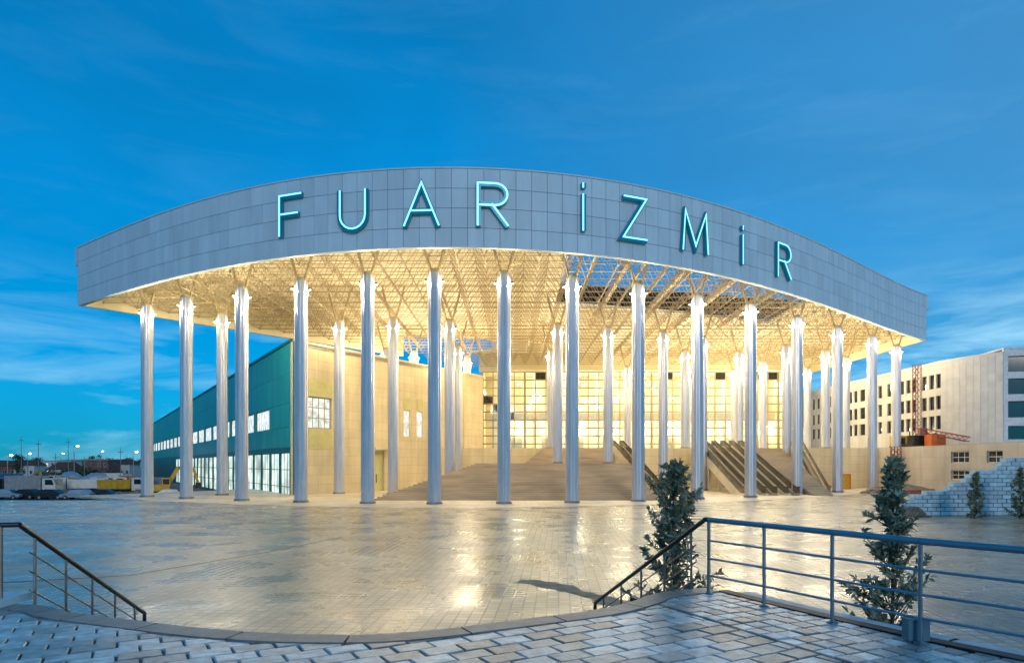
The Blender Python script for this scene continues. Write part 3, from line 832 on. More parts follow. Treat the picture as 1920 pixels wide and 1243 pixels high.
MB().box(-3.9, 13.6, 78.0, 90.0, .03, 3.7).build('landing', M['stair_stone'], stairs)
steps('upper_flight', 90.0, 99.98, 3.7, POD+.02, 1.8, 4.8, 13.6, 15.5, 100, M['stair_stone'], stairs, 14)
MB().hexa([(-13.9,78.2,.02),(-4.0,78.2,.02),(-4.0,99.9,.02),(-13.9,99.9,.02),(-13.9,78.2,.3),(-4.0,78.2,.3),(-4.0,99.9,.3),(-13.9,99.9,.3)]).build('side_plinth', M['cream_wall'], stairs)
st2 = thing('side_stairs', (0,0,0), 'narrow pale stairs on the right beyond the escalators', 'stairs')
steps('flight', 76.0, 99.9, .02, POD, 34.4, 34.4, 36.6, 40.2, 100, M['stair_stone'], st2, 34)

def escalator(bx, by, tx, ty, label):
    p = Vector((bx, by, .02)); q = Vector((tx, ty, POD+.02)); d = Vector((q.x-p.x, q.y-p.y, 0)); run = d.length
    root = thing('escalator', tuple(p), label, 'escalator', 'escalators up to the hall', math.atan2(-d.x, d.y))
    H = POD
    def prof(zoff0, zoff1, x0, x1, name, m, par, ext0=1.6, ext1=2.2):
        b = MB(); L = [(-ext0, 0), (0, 0), (run, H), (run+ext1, H)]
        for (ya, za), (yb, zb) in zip(L, L[1:]):
            b.hexa([(x0,ya,za+zoff0),(x1,ya,za+zoff0),(x1,yb,zb+zoff0),(x0,yb,zb+zoff0),(x0,ya,za+zoff1),(x1,ya,za+zoff1),(x1,yb,zb+zoff1),(x0,yb,zb+zoff1)])
        return b.build(name, m, par)
    prof(-1.0, -.02, -.78, .78, 'truss', M['escalator_side'], root)
    prof(-.015, .06, -.5, .5, 'step_band', M['escalator_step'], root)
    for sg in (-1, 1):
        x0, x1 = sorted((sg*.52, sg*.78))
        prof(-.015, .22, x0, x1, 'skirt', M['escalator_side'], root)
        x0, x1 = sorted((sg*.62, sg*.66))
        bl = prof(.22, .92, x0, x1, 'balustrade', M['escalator_glass'], root, 1.2, 1.8)
        x0, x1 = sorted((sg*.58, sg*.70))
        prof(.925, 1.0, x0, x1, 'handrail', M['rubber'], bl, 1.35, 1.95)
    for k in range(3):
        yy = run*(.3+.25*k); MB().box(-.2, .2, yy-.2, yy+.2, 0, H*yy/run-1.0).build('prop', M['escalator_side'], root)
    return root
escalator(17.3, 78, 15.4, 96, 'single escalator along the right edge of the main stairs')
escalator(27.4, 78, 27.4, 96, 'leftmost escalator of the bank on the right')
escalator(29.9, 78, 29.9, 96, 'middle escalator of the bank on the right')
escalator(32.5, 78, 32.5, 96, 'rightmost escalator of the bank, beside the pale stairs')
escalator(38.2, 82, 42.0, 98, 'lone escalator right of the pale side stairs')

# ------------------------------------------------------------------ right-hand block on its podium
pw2 = thing('podium_wing', (0,0,0), 'pale podium wall with square dark windows on the right', 'podium')
WX = 55.0
P0, P1 = (WX, 150.0), (WX, 56.0)
def sd(px): return 150.0 - WX*FPX/(px-960)
pops = []
for a, c, z0, z1 in ((1783,1817,3.75,5.15),(1850,1880,3.75,5.15),(1783,1817,1.7,2.85),(1573,1598,.4,2.5),(1612,1627,1.3,2.5)):
    pops.append((sd(a), sd(c), z0, z1))
wall('face_wall', P0, P1, 0, POD, .5, pops, M['podium_panels'], pw2)
for o in pops: window(P0, P1, *o, pw2, M['white_frame'], M['dark_glass'], 3 if o[1]-o[0] > 2.6 else 2, 2, .2, .1)
MB().prism([(WX+.01,56),(110,56),(110,150),(WX+.01,150)], POD-.3, POD+.03).build('floor_slab', M['concrete'], pw2)
wall('end_wall', (WX,56.0), (110,56.0), 0, POD, .5, [], M['podium_wall'], pw2)
blk = thing('office_block', (0,0,0), 'three-storey pale block with narrow dark windows and a blank panelled end', 'building')
BX0, BX1 = 62.0, 65.0
Q0, Q1, Q2 = (61.5, 150.0), (62.4, 97.0), (66.4, 88.5)
def sx_of(px, p0, p1):
    # distance along p0-p1 where the plan line meets the sight line through px
    k = (px-960)/FPX; dx, dy = p1[0]-p0[0], p1[1]-p0[1]; t = (k*p0[1]-p0[0])/(dx-k*dy); return t*math.hypot(dx, dy)
wins = []
cols_px = [1514,1524,1540,1553,1566,1580,1603,1618,1650,1664,1690,1694,1703,1716,1733,1747,1760]
for px in (1510,1517,1525,1534,1544,1555,1567,1580,1593,1604,1617,1633,1650,1667,1680,1691,1703,1714,1733,1747,1760):
    s = sx_of(px, Q0, Q1); w = (.62 if int(px) % 3 else .85) if px < 1640 else .58
    for z0, z1 in ((14.7,16.8),(11.6,13.6),(8.7,10.7)):
        wins.append((s-w, s+w, z0, z1))
wall('front_wall', Q0, Q1, POD+.03, 18.4, .5, wins, M['block_panels'], blk)
for o in wins: window(Q0, Q1, *o, blk, M['dark_frame'], M['dark_glass'], 1, 2, .22, .08)
Lb = math.hypot(Q2[0]-Q1[0], Q2[1]-Q1[1])
# blank end: curved run of panels
mid = [(62.4,97.0),(62.9,94.6),(63.7,92.3),(64.9,90.2),(66.4,88.4),(67.4,87.3),(67.6,87.1)]
mid = [(62.4,97.0),(63.1,94.0),(64.2,91.3),(65.6,89.0)]
for a, c in zip(mid, mid[1:]):
    wall('end_wall', a, c, POD+.03, 18.4, .4, [], M['stone_wall'], blk)
    Ls = math.hypot(c[0]-a[0], c[1]-a[1])
    for i in range(3):
        for j in range(10):
            slab_on(a, c, Ls*i/3+.015, Ls*(i+1)/3-.015, POD+.06+j*1.232, POD+.03+(j+1)*1.232, .003, .05, 'facing_panel', M['stone_wall'], blk)
MB().prism([(61.3,150),(62.2,97.0),(63.0,94.0),(64.1,91.3),(65.5,88.9),(90,96),(90,150)], 18.2, 18.62).build('roof', M['stone_wall'], blk)
side = thing('banded_block', (0,0,0), 'block at the right edge with dark window bands between white slabs', 'building')
S0, S1 = (65.62, 88.96), (82.0, 85.0)
so = [(.5, 15.5, 6.9, 8.7), (.5, 15.5, 9.8, 12.0), (.5, 15.5, 12.9, 15.0), (.5, 15.5, 15.9, 18.0)]
wall('front_wall', S0, S1, POD+.03, 18.9, .5, so, M['white_band'], side)
for o in so: window(S0, S1, *o, side, M['dark_frame'], M['dark_glass'], 7, 1, .3, .12)
MB().prism([S0, S1, (84, 100), (67, 100)], 18.92, 19.15).build('roof', M['white_band'], side)

# stepped pale stone flank wall at the right
fl = thing('stone_flank_wall', (0,0,0), 'stepped pale blue stone block wall rising at the right edge', 'wall')
FY = 47.0
bw, bh = .62, .29
def top_of(x):
    px = 960 + x*FPX/FY
    prof = [(1668,954),(1700,936),(1712,930),(1768,917),(1800,903),(1812,893),(1826,884),(1855,880),(1875,868),(1892,861),(1925,856),(2100,840)]
    return CAM_Z + (HOR - np.interp(px, [p[0] for p in prof], [p[1] for p in prof]))*FY/FPX
blk_me = []
for v in range(4):
    bb = panel_mesh(bw-.016, bh-.016, .12+.02*v, .014); me = bb.mesh('stone_block'); me.materials.append(M['pale_block']); blk_me.append(me)
half = panel_mesh(bw/2-.02, bh-.02, .15, .03).mesh('stone_block'); half.materials.append(M['pale_block'])
x0 = at(1662, 950, FY).x
core = MB(); nblk = 0
row = 0
random.seed(3)
while row*bh < 5.2:
    z = row*bh; x = x0 + (bw/2 if row % 2 else 0)
    xs_ok = []
    while x < 46:
        if top_of(x+bw/2) >= z+bh*.55:
            xs_ok.append(x)
            if x < 38.2:
                o = obj('stone_block', random.choice(blk_me), None, fl); o.location = (x+bw/2, FY, z+bh/2)
            else:
                core.box(x+.01, x+bw-.01, FY-.15, FY, z+.01, z+bh-.01)
        x += bw
    if xs_ok: core.box(xs_ok[0]+.02, 46, FY+.004, FY+.55, z, z+bh-.015)
    row += 1
core.build('wall_core', M['pale_block'], fl)

# ------------------------------------------------------------------ terrace in the foreground
TZ = 1.85
edge_pts = [(-14,8.35),(-9,8.35),(-6.15,8.3),(-5.2,7.85),(-4.1,7.4),(-3.16,7.05),(-2.24,6.84),(-1.42,6.83),(-.9,6.98),(-.35,7.25),(.95,7.95),(1.55,8.5),(1.99,9.04),(2.72,9.42)]
def catmull(pts, n=6):
    out = []
    for i in range(len(pts)-1):
        p0, p1, p2, p3 = [np.array(pts[k]) for k in (max(i-1,0), i, i+1, min(i+2,len(pts)-1))]
        for k in range(n):
            t = k/n; out.append(tuple(.5*((2*p1)+(-p0+p2)*t+(2*p0-5*p1+4*p2-p3)*t*t+(-p0+3*p1-3*p2+p3)*t**3)))
    return out + [tuple(pts[-1])]
E1 = catmull(edge_pts)
rail_pts = [(2.66,9.0),(3.10,8.2),(3.53,7.35),(3.98,6.5),(4.52,5.75),(5.1,4.9),(5.75,4.0)]
right_edge = [(2.95,9.25),(3.32,8.4),(3.76,7.5),(4.21,6.65),(4.75,5.85),(5.35,5.0),(6.0,4.0),(8.0,1.0),(10,-6)]
MB().prism(E1[:-1] + right_edge + [(-14,-6)], -.02, TZ-.028).build('terrace', M['terrace_bed'], kind='structure')
terrace = bpy.data.objects['terrace']
# coping stones along the stair edge
cum = np.concatenate([[0], np.cumsum([math.dist(a, c) for a, c in zip(E1, E1[1:])])])
ex = np.array([p[0] for p in E1]); ey = np.array([p[1] for p in E1])
def ept(s): return Vector((float(np.interp(s, cum, ex)), float(np.interp(s, cum, ey))))
def enorm(s):
    a, c = ept(max(s-.05,0)), ept(min(s+.05,cum[-1])); d = (c-a).normalized(); return Vector((d.y, -d.x))   # towards the terrace
s = 6.9
CW = .30
while s < cum[-1]-.02:
    e = min(s+1.15, cum[-1]); k = 6
    outer = [ept(s+.012+(e-s-.024)*i/k) for i in range(k+1)]; inn = [ept(s+.012+(e-s-.024)*i/k)+enorm(s+(e-s)*i/k)*CW for i in range(k+1)]
    b = MB()
    for i in range(k):
        q = [outer[i], outer[i+1], inn[i+1], inn[i]]
        b.hexa([(p.x,p.y,TZ-.2) for p in q]+[(p.x,p.y,TZ+.012) for p in q])
    b.build('coping_stone', M['coping_stone'], terrace)
    s = e
# paving slabs: a running bond turned 30 degrees, and small setts along the railing
drain = (Vector((1.70,8.66)), Vector((3.30,5.20)))
dd = (drain[1]-drain[0]).normalized(); dn = Vector((-dd.y, dd.x))      # towards the railing
T_poly = [(p[0], p[1]) for p in E1[:-1]] + right_edge + [(-14,-6)]
def clip(poly, p, n):
    out = []
    for i in range(len(poly)):
        a, c = poly[i], poly[(i+1) % len(poly)]; da, dc = (a-p).dot(n), (c-p).dot(n)
        if da >= 0: out.append(a)
        if (da >= 0) != (dc >= 0): out.append(a + (c-a)*(da/(da-dc)))
    return out
def near_edge(c):
    d2 = (ex-c.x)**2 + (ey-c.y)**2; i = int(np.argmin(d2)); return float(cum[i])
def rail_n(c):
    best = None
    for a, e in zip(right_edge, right_edge[1:]):
        a = Vector(a); e = Vector(e); d = e-a; t = max(0, min(1, (c-a).dot(d)/d.length_squared)); q = a+d*t
        if best is None or (c-q).length < best[0]:
            dn_ = d.normalized(); best = ((c-q).length, q, Vector((dn_.y, -dn_.x)))
    return best
random.seed(21)
slabs = []
def lay(rot, w, h, side, y0, gap, bond):
    cr, sr = math.cos(rot), math.sin(rot); org = drain[0]
    for j in range(-40, 60):
        for i in range(-50, 50):
            u = (i + (bond if j % 2 else 0))*w; v = j*h
            q = [Vector((u+gap, v+gap)), Vector((u+w-gap, v+gap)), Vector((u+w-gap, v+h-gap)), Vector((u+gap, v+h-gap))]
            q = [Vector((org.x+p.x*cr-p.y*sr, org.y+p.x*sr+p.y*cr)) for p in q]
            c = sum(q, Vector((0,0)))/4
            if c.y < 5.35 or c.x < -8.5 or c.x > 6.2 or abs(c.x)/max(c.y,.1) > .95: continue
            q = clip(q, drain[0]+dn*.03*side, dn*side)
            if len(q) < 3: continue
            c = sum(q, Vector((0,0)))/len(q)
            s_ = near_edge(c); n_ = enorm(s_); q = clip(q, ept(s_)+n_*(CW+.012), n_)
            if len(q) < 3: continue
            c = sum(q, Vector((0,0)))/len(q)
            _, p_, n2_ = rail_n(c); q = clip(q, p_+n2_*.13, n2_)
            if len(q) < 3: continue
            ar = abs(sum(q[k].x*q[(k+1) % len(q)].y - q[(k+1) % len(q)].x*q[k].y for k in range(len(q))))/2
            if ar < .006: continue
            c = sum(q, Vector((0,0)))/len(q)
            if not inside((c.x, c.y), T_poly): continue
            slabs.append((c.y, q))
lay(R(30), .38, .25, -1, 0, .008, .5)
lay(math.atan2(dd.y, dd.x)+R(90), .22, .22, 1, 0, .008, 0)
slabs.sort(key=lambda t: t[0])
for k, (yy, q) in enumerate(slabs):
    b = MB(); c = sum(q, Vector((0,0)))/len(q); n = len(q)
    if sum(q[i].x*q[(i+1) % n].y - q[(i+1) % n].x*q[i].y for i in range(n)) < 0: q = q[::-1]
    dz = random.uniform(-.006, .004); tx, ty = random.uniform(-.014,.014), random.uniform(-.014,.014)
    q = [p + (c-p).normalized()*random.uniform(0,.008) for p in q]
    ins = [p + (c-p).normalized()*min(.010, (c-p).length*.3) for p in q]
    lo = [(p.x-c.x, p.y-c.y, -.07) for p in q]; hi = [(p.x-c.x, p.y-c.y, -.010) for p in q]; tp = [(p.x-c.x, p.y-c.y, 0) for p in ins]
    b.v = lo+hi+tp; b.f = [tuple(range(2*n, 3*n))]
    for i in range(n):
        j = (i+1) % n; b.f += [(i, j, n+j, n+i), (n+i, n+j, 2*n+j, 2*n+i)]
    o = b.build('paving_slab', M['terrace_stone'], terrace)
    o.location = (c.x, c.y, TZ+dz); o.rotation_euler = (tx, ty, 0)
# slot drain, dark plinth under the railing, pale ledge beyond
b = MB(); a, c = drain[0]+dn*.0-dd*.25, drain[1]+dd*1.5
q = [a-dn*.028, a+dn*.028, c+dn*.028, c-dn*.028]
b.hexa([(p.x,p.y,TZ-.07) for p in q]+[(p.x,p.y,TZ-.012) for p in q]).build('slot_drain', M['dark_steel'], terrace)
b = MB()
for a, c in zip(right_edge, right_edge[1:]):
    a = Vector(a); c = Vector(c); d = (c-a).normalized(); n = Vector((d.y,-d.x))
    q = [a+n*.12, c+n*.12, c-n*.05, a-n*.05]; b.hexa([(p.x,p.y,TZ-.3) for p in q]+[(p.x,p.y,TZ+.01) for p in q])
b.build('edge_strip', M['dark_steel'], terrace)
b = MB()
for a, c in zip(right_edge, right_edge[1:]):
    a = Vector(a); c = Vector(c); d = (c-a).normalized(); n = Vector((d.y,-d.x))
    q = [a-n*.055, c-n*.055, c-n*.46, a-n*.46]; b.hexa([(p.x,p.y,0) for p in q]+[(p.x,p.y,TZ-.05) for p in q])
b.build('ledge', M['pale_block'], terrace)
# planting bed right of the stairs
MB().prism([(2.75,9.75),(3.5,8.9),(4.85,6.5),(6.6,5.2),(7.2,8.4),(5.6,9.8),(3.4,11.6),(2.6,11.6)], -.02, .45).build('planting_bed', M['soil'], kind='structure')
# the flight down to the plaza
steps_b = MB()
for k in range(11):
    off = .04 + .36*k; z1 = TZ - .168*(k+1)
    ss = np.linspace(7.6, cum[-1]-.6, 44)
    o0 = [ept(s)-enorm(s)*off for s in ss]; o1 = [ept(s)-enorm(s)*(off+.37) for s in ss]
    for i in range(43):
        q = [o0[i], o0[i+1], o1[i+1], o1[i]]
        if all(p.x < 2.66 and p.x > -6.7 for p in q): steps_b.hexa([(p.x,p.y,-.02) for p in q]+[(p.x,p.y,max(z1,.005)) for p in q])
steps_b.build('stair_flight', M['coping_stone'], terrace)

# ------------------------------------------------------------------ railings
def railing(name, posts, z, h, label, top_m, post_m, mids, lead=0.):
    root = thing(name, (posts[0][0], posts[0][1], z), label, 'railing')
    o = Vector((posts[0][0], posts[0][1], z))
    P = [Vector((p[0], p[1], z))-o for p in posts]
    U = Vector((0,0,1))
    for p in P[:]:
        po = MB().tube(p, p+U*h, .021, n=10).build('post', post_m, root, smooth=False)
        MB().lathe([(.0,.0),(.06,.0),(.06,.014),(.03,.03),(.021,.03)], 12, tuple(p)).build('base_plate', post_m, po)
    top = [p+U*h for p in P]
    MB().path(top, .034, 12).build('top_rail', top_m, root)
    for m in mids:
        MB().path([p+U*m+Vector((0,0,0)) for p in P], .014, 8).build('mid_rail', post_m, root)
    return root
railing('railing', rail_pts, TZ, 1.0, 'steel railing along the right edge of the terrace', M['steel_rail'], M['steel_rail'], (.25,.48,.72))
electric = thing('electrical_box', (4.02,6.62,TZ+.01), 'small blue metal box at the foot of the terrace railing', 'box')
MB().box(-.115,.095,-.06,.06,0,.20).build('casing', M['blue_box'], electric)
MB().box(-.125,.105,-.07,.07,.201,.215).build('lid', M['blue_box'], electric)
MB().box(-.02,.0,-.066,-.061,.08,.11).build('latch', M['dark_steel'], electric)

def stair_rail(name, top, end, label, extra=None, npost=5, post_m=None, mids=(.26,.5,.74)):
    """handrail beside the steps: starts at the terrace, follows the flight down to the plaza"""
    top = Vector(top); end = Vector(end); root = thing(name, tuple(top), label, 'railing', 'handrails of the terrace steps')
    def loc(f, dz): p = top.lerp(end, f); return Vector((p.x-top.x, p.y-top.y, p.z-top.z+dz))
    b = MB()
    pts = ([Vector(e)-top+Vector((0,0,1.0)) for e in extra] if extra else []) + [loc(0,1.0), loc(1,.9), loc(1,.66)]
    b.path(pts, .032, 12).build('handrail', M['dark_rail'], root)
    for k in range(npost):
        f = (k+.45)/npost
        MB().tube(loc(f,0), loc(f,.97-.1*f), .017, n=8).build('post', post_m or M['thin_rail'], root)
    if extra:
        for e in extra: MB().tube(Vector(e)-top, Vector(e)-top+Vector((0,0,1.0)), .022, n=8).build('post', post_m or M['thin_rail'], root)
    for m in mids:
        MB().tube(loc(.06,m), loc(.96,m-.06), .011, n=6).build('mid_rail', post_m or M['thin_rail'], root)
    return root
stair_rail('stair_railing', (2.62,9.05,TZ), (1.62,13.0,0), 'dark handrail going down beside the leafy shrub at the right of the steps', [(2.655,9.0,TZ)], 5, M['thin_rail'])
stair_rail('stair_railing', (-6.12,8.28,TZ), (-6.67,12.1,0), 'dark handrail going down the steps at the left edge', [(-12.0,8.2,TZ), (-9.2,8.2,TZ), (-6.3,8.22,TZ)], 5, M['thin_rail'])
blk2 = panel_mesh(.9, .5, .12, .03)
MB().box(-6.95,-6.2,8.0,8.62,TZ+.012,TZ+.10).build('stone_block', M['pale_block'], label='loose pale slab at the foot of the left railing', cat='stone slab')

# ------------------------------------------------------------------ leafy shrubs
def leaf(b, p, d, n, ln, w):
    s = d.cross(n).normalized()*w/2; m = p + d*ln*.5 + n*ln*.08; t = p + d*ln
    k = len(b.v); b.v += [tuple(p), tuple(m-s), tuple(t), tuple(m+s)]; b.f += [(k,k+1,k+2), (k,k+2,k+3)]
def shrub(loc, h, prof, label, seed, ntips, nleaf, ln, group, trunk=.03, lw=.42):
    rng = random.Random(seed)
    root = thing('leafy_shrub', loc, label, 'shrub', group)
    tb = MB(); lean = Vector((rng.uniform(-.03,.03), rng.uniform(-.03,.03), 0))*h
    pts = [Vector((0,0,0)), lean*.3+Vector((0,0,h*.35)), lean*.7+Vector((0,0,h*.7)), lean+Vector((0,0,h*.97))]
    rs = [trunk, trunk*.8, trunk*.5, trunk*.2]
    for i in range(3): tb.tube(pts[i], pts[i+1], rs[i], rs[i+1], n=7)
    cb = MB()
    zz = [p[0] for p in prof]; ww = [p[1] for p in prof]
    for k in range(ntips):
        f = rng.random()**.9; f = .04 + .96*f
        w = float(np.interp(f, zz, ww)); a = rng.uniform(0, 2*math.pi)
        # lobed outline: some sides bulge, some are bare
        lobe = .78 + .42*math.sin(a*2.0 + f*11 + seed) + .28*math.sin(a*3 - f*23 + seed*2)
        r = w*max(.15, lobe)*(.25+.75*rng.random()**.5)
        tip = Vector((r*math.cos(a), r*math.sin(a), f*h)) + lean*f
        st = Vector((0,0,max(0,f*h-.12*h*rng.random()-r*.5))) + lean*f
        tb.tube(st, tip, trunk*.28, trunk*.12, n=4, cap=False)
        ax = (tip-st).normalized()
        for q in range(nleaf):
            t = rng.uniform(.55, 1.06); p = st.lerp(tip, t)
            d = (ax*rng.uniform(.1,1.1) + Vector((rng.gauss(0,1), rng.gauss(0,1), rng.gauss(.25,.8)))*.8).normalized()
            n = Vector((rng.gauss(0,.6), rng.gauss(0,.6), 1)).normalized()
            if abs(d.dot(n)) > .95: continue
            L_ = ln*rng.uniform(.6, 1.25); leaf(cb, p, d, (n - d*d.dot(n)).normalized(), L_, L_*lw)
    tb.build('trunk', M['bark'], root)
    cb.build('crown', M['leaf_dark'], root)
    return root
shrub((2.60,10.65,.45), 3.16, [(0,.18),(.2,.40),(.3,.72),(.42,.62),(.6,.52),(.75,.50),(.87,.34),(.95,.24),(1,.10)], 'tall leafy shrub behind the sloping handrail right of the steps', 4, 160, 30, .118, 'shrubs beside the terrace', lw=.45)
shrub((4.85,8.5,.45), 3.24, [(0,.2),(.15,.45),(.27,.74),(.4,.66),(.52,.48),(.63,.34),(.75,.38),(.87,.22),(1,.06)], 'pointed leafy shrub behind the right terrace railing', 9, 140, 30, .112, 'shrubs beside the terrace', lw=.45)
shrub((30.9,44.6,.0), 3.0, [(0,.5),(.15,.75),(.4,.6),(.7,.38),(1,.08)], 'small conical bush before the pale stone wall', 15, 120, 16, .22, 'conical bushes before the pale wall', .05)
shrub((33.7,44.2,.0), 3.3, [(0,.5),(.15,.8),(.4,.65),(.7,.4),(1,.08)], 'conical bush at the right edge before the pale stone wall', 27, 120, 16, .22, 'conical bushes before the pale wall', .05)

# ------------------------------------------------------------------ things on the right: mast, boom, site plant
cr = thing('site_crane', (58.3, 96.0, POD+.03), 'red lattice mast with a boom lying beside it on the podium', 'crane')
def lattice(b, p, q, w, r, n):
    p = Vector(p); q = Vector(q); d = (q-p).normalized(); up = Vector((0,0,1)) if abs(d.z) < .9 else Vector((0,1,0))
    s = d.cross(up).normalized()*w/2; u = s.cross(d).normalized()*w/2
    cs = [s+u, s-u, -s-u, -s+u]
    for c in cs: b.tube(p+c, q+c, r, n=4)
    for i in range(n):
        for k in range(4):
            b.tube(p.lerp(q, i/n)+cs[k], p.lerp(q, (i+1)/n)+cs[(k+1) % 4], r*.6, n=4, cap=False)
b = MB(); lattice(b, (0,0,0), (0,0,11.9), .75, .07, 14); b.build('mast', M['red_steel'], cr)
b = MB(); lattice(b, (.3,-.6,2.4), (2.6,-7.0,.9), .6, .07, 9); b.build('boom', M['red_steel'], cr)
MB().box(-1.4,1.4,-1.2,1.2,0,.5).box(-.9,.9,-.8,.8,.5,1.7).build('base_frame', M['dark_steel'], cr)
MB().box(-.5,.6,-1.5,-.9,1.72,2.7).build('cab', M['red_steel'], cr)
b = MB(); lattice(b, (55.0-58.3-.8,-1.9,-6.0), (55.0-58.3-.8,-1.9,-.1), .9, .10, 8)
b.build('lower_mast', M['red_steel'], cr)
cont = thing('orange_tank', (59.4, 93.6, POD+.03), 'orange site tank on the podium beside the red mast', 'tank')
MB().box(-1.0,1.0,-.8,.8,.15,1.75).build('body', M['orange_paint'], cont)
for sx_ in (-.8,.8): MB().box(sx_-.1,sx_+.1,-.85,.85,0,.149).build('skid', M['dark_steel'], cont)
MB().lathe([(.25,1.751),(.25,1.9),(0,1.95)], 12).build('filler_cap', M['dark_steel'], cont)
gen = thing('generator', (58.8, 100.2, POD+.03), 'yellow and black generator left of the red mast on the podium', 'generator')
MB().box(-1.6,1.6,-.8,.8,.3,1.8).build('housing', M['yellow_paint'], gen)
MB().box(-1.2,-.2,-.83,-.801,.6,1.5).box(.2,1.2,-.83,-.801,.6,1.5).build('grille', M['dark_steel'], gen)
MB().box(-1.7,1.7,-.7,.7,0,.29).build('skid', M['dark_steel'], gen)
MB().tube((1.1,.2,1.8),(1.1,.2,2.6),.08).build('exhaust', M['dark_steel'], gen)
def pile(name, loc, r, h, label, m, seed, cat='heap', flat=(1,1)):
    rng = random.Random(seed); b = MB(); root = thing(name, loc, label, cat)
    n = 20; prof = [(1.0,0),(.8,.25),(.55,.6),(.3,.85),(.0,1.0)]
    rings = []
    for k, (rr_, hh) in enumerate(prof[:-1]):
        ring = []
        for i in range(n):
            a = 2*math.pi*i/n; j = 1+rng.uniform(-.18,.18)
            ring.append((r*rr_*j*math.cos(a)*flat[0], r*rr_*j*math.sin(a)*flat[1], max(-.01, h*hh*(1+rng.uniform(-.2,.2))) if k else -.02))
        rings.append(ring)
    for ring in rings: b.v += ring
    b.v.append((0,0,h))
    for k in range(len(rings)-1):
        for i in range(n): b.f.append((k*n+i, k*n+(i+1) % n, (k+1)*n+(i+1) % n, (k+1)*n+i))
    t = len(b.v)-1; k = len(rings)-1
    for i in range(n): b.f.append((k*n+i, k*n+(i+1) % n, t))
    b.build('mound', m, root)
    st = MB()
    for q in range(40):
        a = rng.uniform(0, 2*math.pi); d_ = rng.uniform(.2,1.1); x, y = r*d_*math.cos(a)*flat[0], r*d_*math.sin(a)*flat[1]; z = max(0, h*(1-d_))*.9; s = rng.uniform(.05,.16)*min(1, h*2)
        st.hexa([(x+rng.uniform(-.2,.2)*s+dx*s, y+dy*s, z+dz*s*.8) for dx, dy, dz in ((-1,-1,-1),(1,-1,-1),(1,1,-1),(-1,1,-1),(-.8,-.7,1),(.7,-.8,1),(.8,.8,1),(-.7,.8,1))])
    st.build('stones', m, root, kind='stuff')
    return root
pile('rubble_heap', (50.5, 86.0, .02), 3.6, 1.1, 'brown rubble heap at the foot of the podium wall', M['rubble'], 2, flat=(1,1.4))
pile('rubble_heap', (44.5, 82.0, .02), 1.6, .5, 'small rubble heap behind the pointed shrub', M['rubble'], 6)
mud = thing('mud_streak', (1.7, 19.0, .0), 'brown mud streak lying on the wet plaza left of the steps handrail', 'mud')
rng = random.Random(31)
for k in range(9):
    f = k/8; cx, cy = -.95+1.9*f+rng.uniform(-.15,.15), 1.5-3.0*f+rng.uniform(-.2,.2); L_, W_ = rng.uniform(.35,.9), rng.uniform(.2,.5); ang = R(-50)+rng.uniform(-.3,.3)
    pts = []
    for i in range(14):
        a = 2*math.pi*i/14; r_ = 1+rng.uniform(-.35,.35); u, v = L_*r_*math.cos(a), W_*r_*math.sin(a)
        pts.append((cx+u*math.cos(ang)-v*math.sin(ang), cy+u*math.sin(ang)+v*math.cos(ang)))
    b = MB(); b.v = [(p[0],p[1],.002) for p in pts] + [(cx+(p[0]-cx)*.5, cy+(p[1]-cy)*.5, .010+rng.uniform(0,.006)+.0007*k) for p in pts] + [(cx,cy,.015+.0007*k)]
    b.f = [(i,(i+1)%14,14+(i+1)%14,14+i) for i in range(14)] + [(14+i,14+(i+1)%14,28) for i in range(14)]
    b.build('clod', M['dirt'], mud)
pr = thing('pipe_stack', (49.0, 81.0, .02), 'bundle of red pipes lying by the rubble at the podium foot', 'pipes')
random.seed(8)
for k in range(7):
    MB().tube((-2.2+random.uniform(-.3,.3), k*.32-.9, .12+.22*(k % 2)), (2.4+random.uniform(-.4,.4), k*.32-.8, .14+.22*(k % 2)+random.uniform(0,.3)), .09, n=8).build('pipe', M['red_steel'], pr)
bx = thing('site_container', (47.3, 95.0, .02), 'small orange site box between the podium windows', 'box')
MB().box(-.7,.7,-.6,.6,.1,2.2).build('body', M['orange_paint'], bx)
MB().box(-.55,.55,-.63,-.603,.25,2.05).build('door', M['yellow_paint'], bx)
rk = pile('stone_heap', (27.6,45.9,0), .9, .7, 'dark stone heap at the low end of the pale wall', M['rubble'], 12)

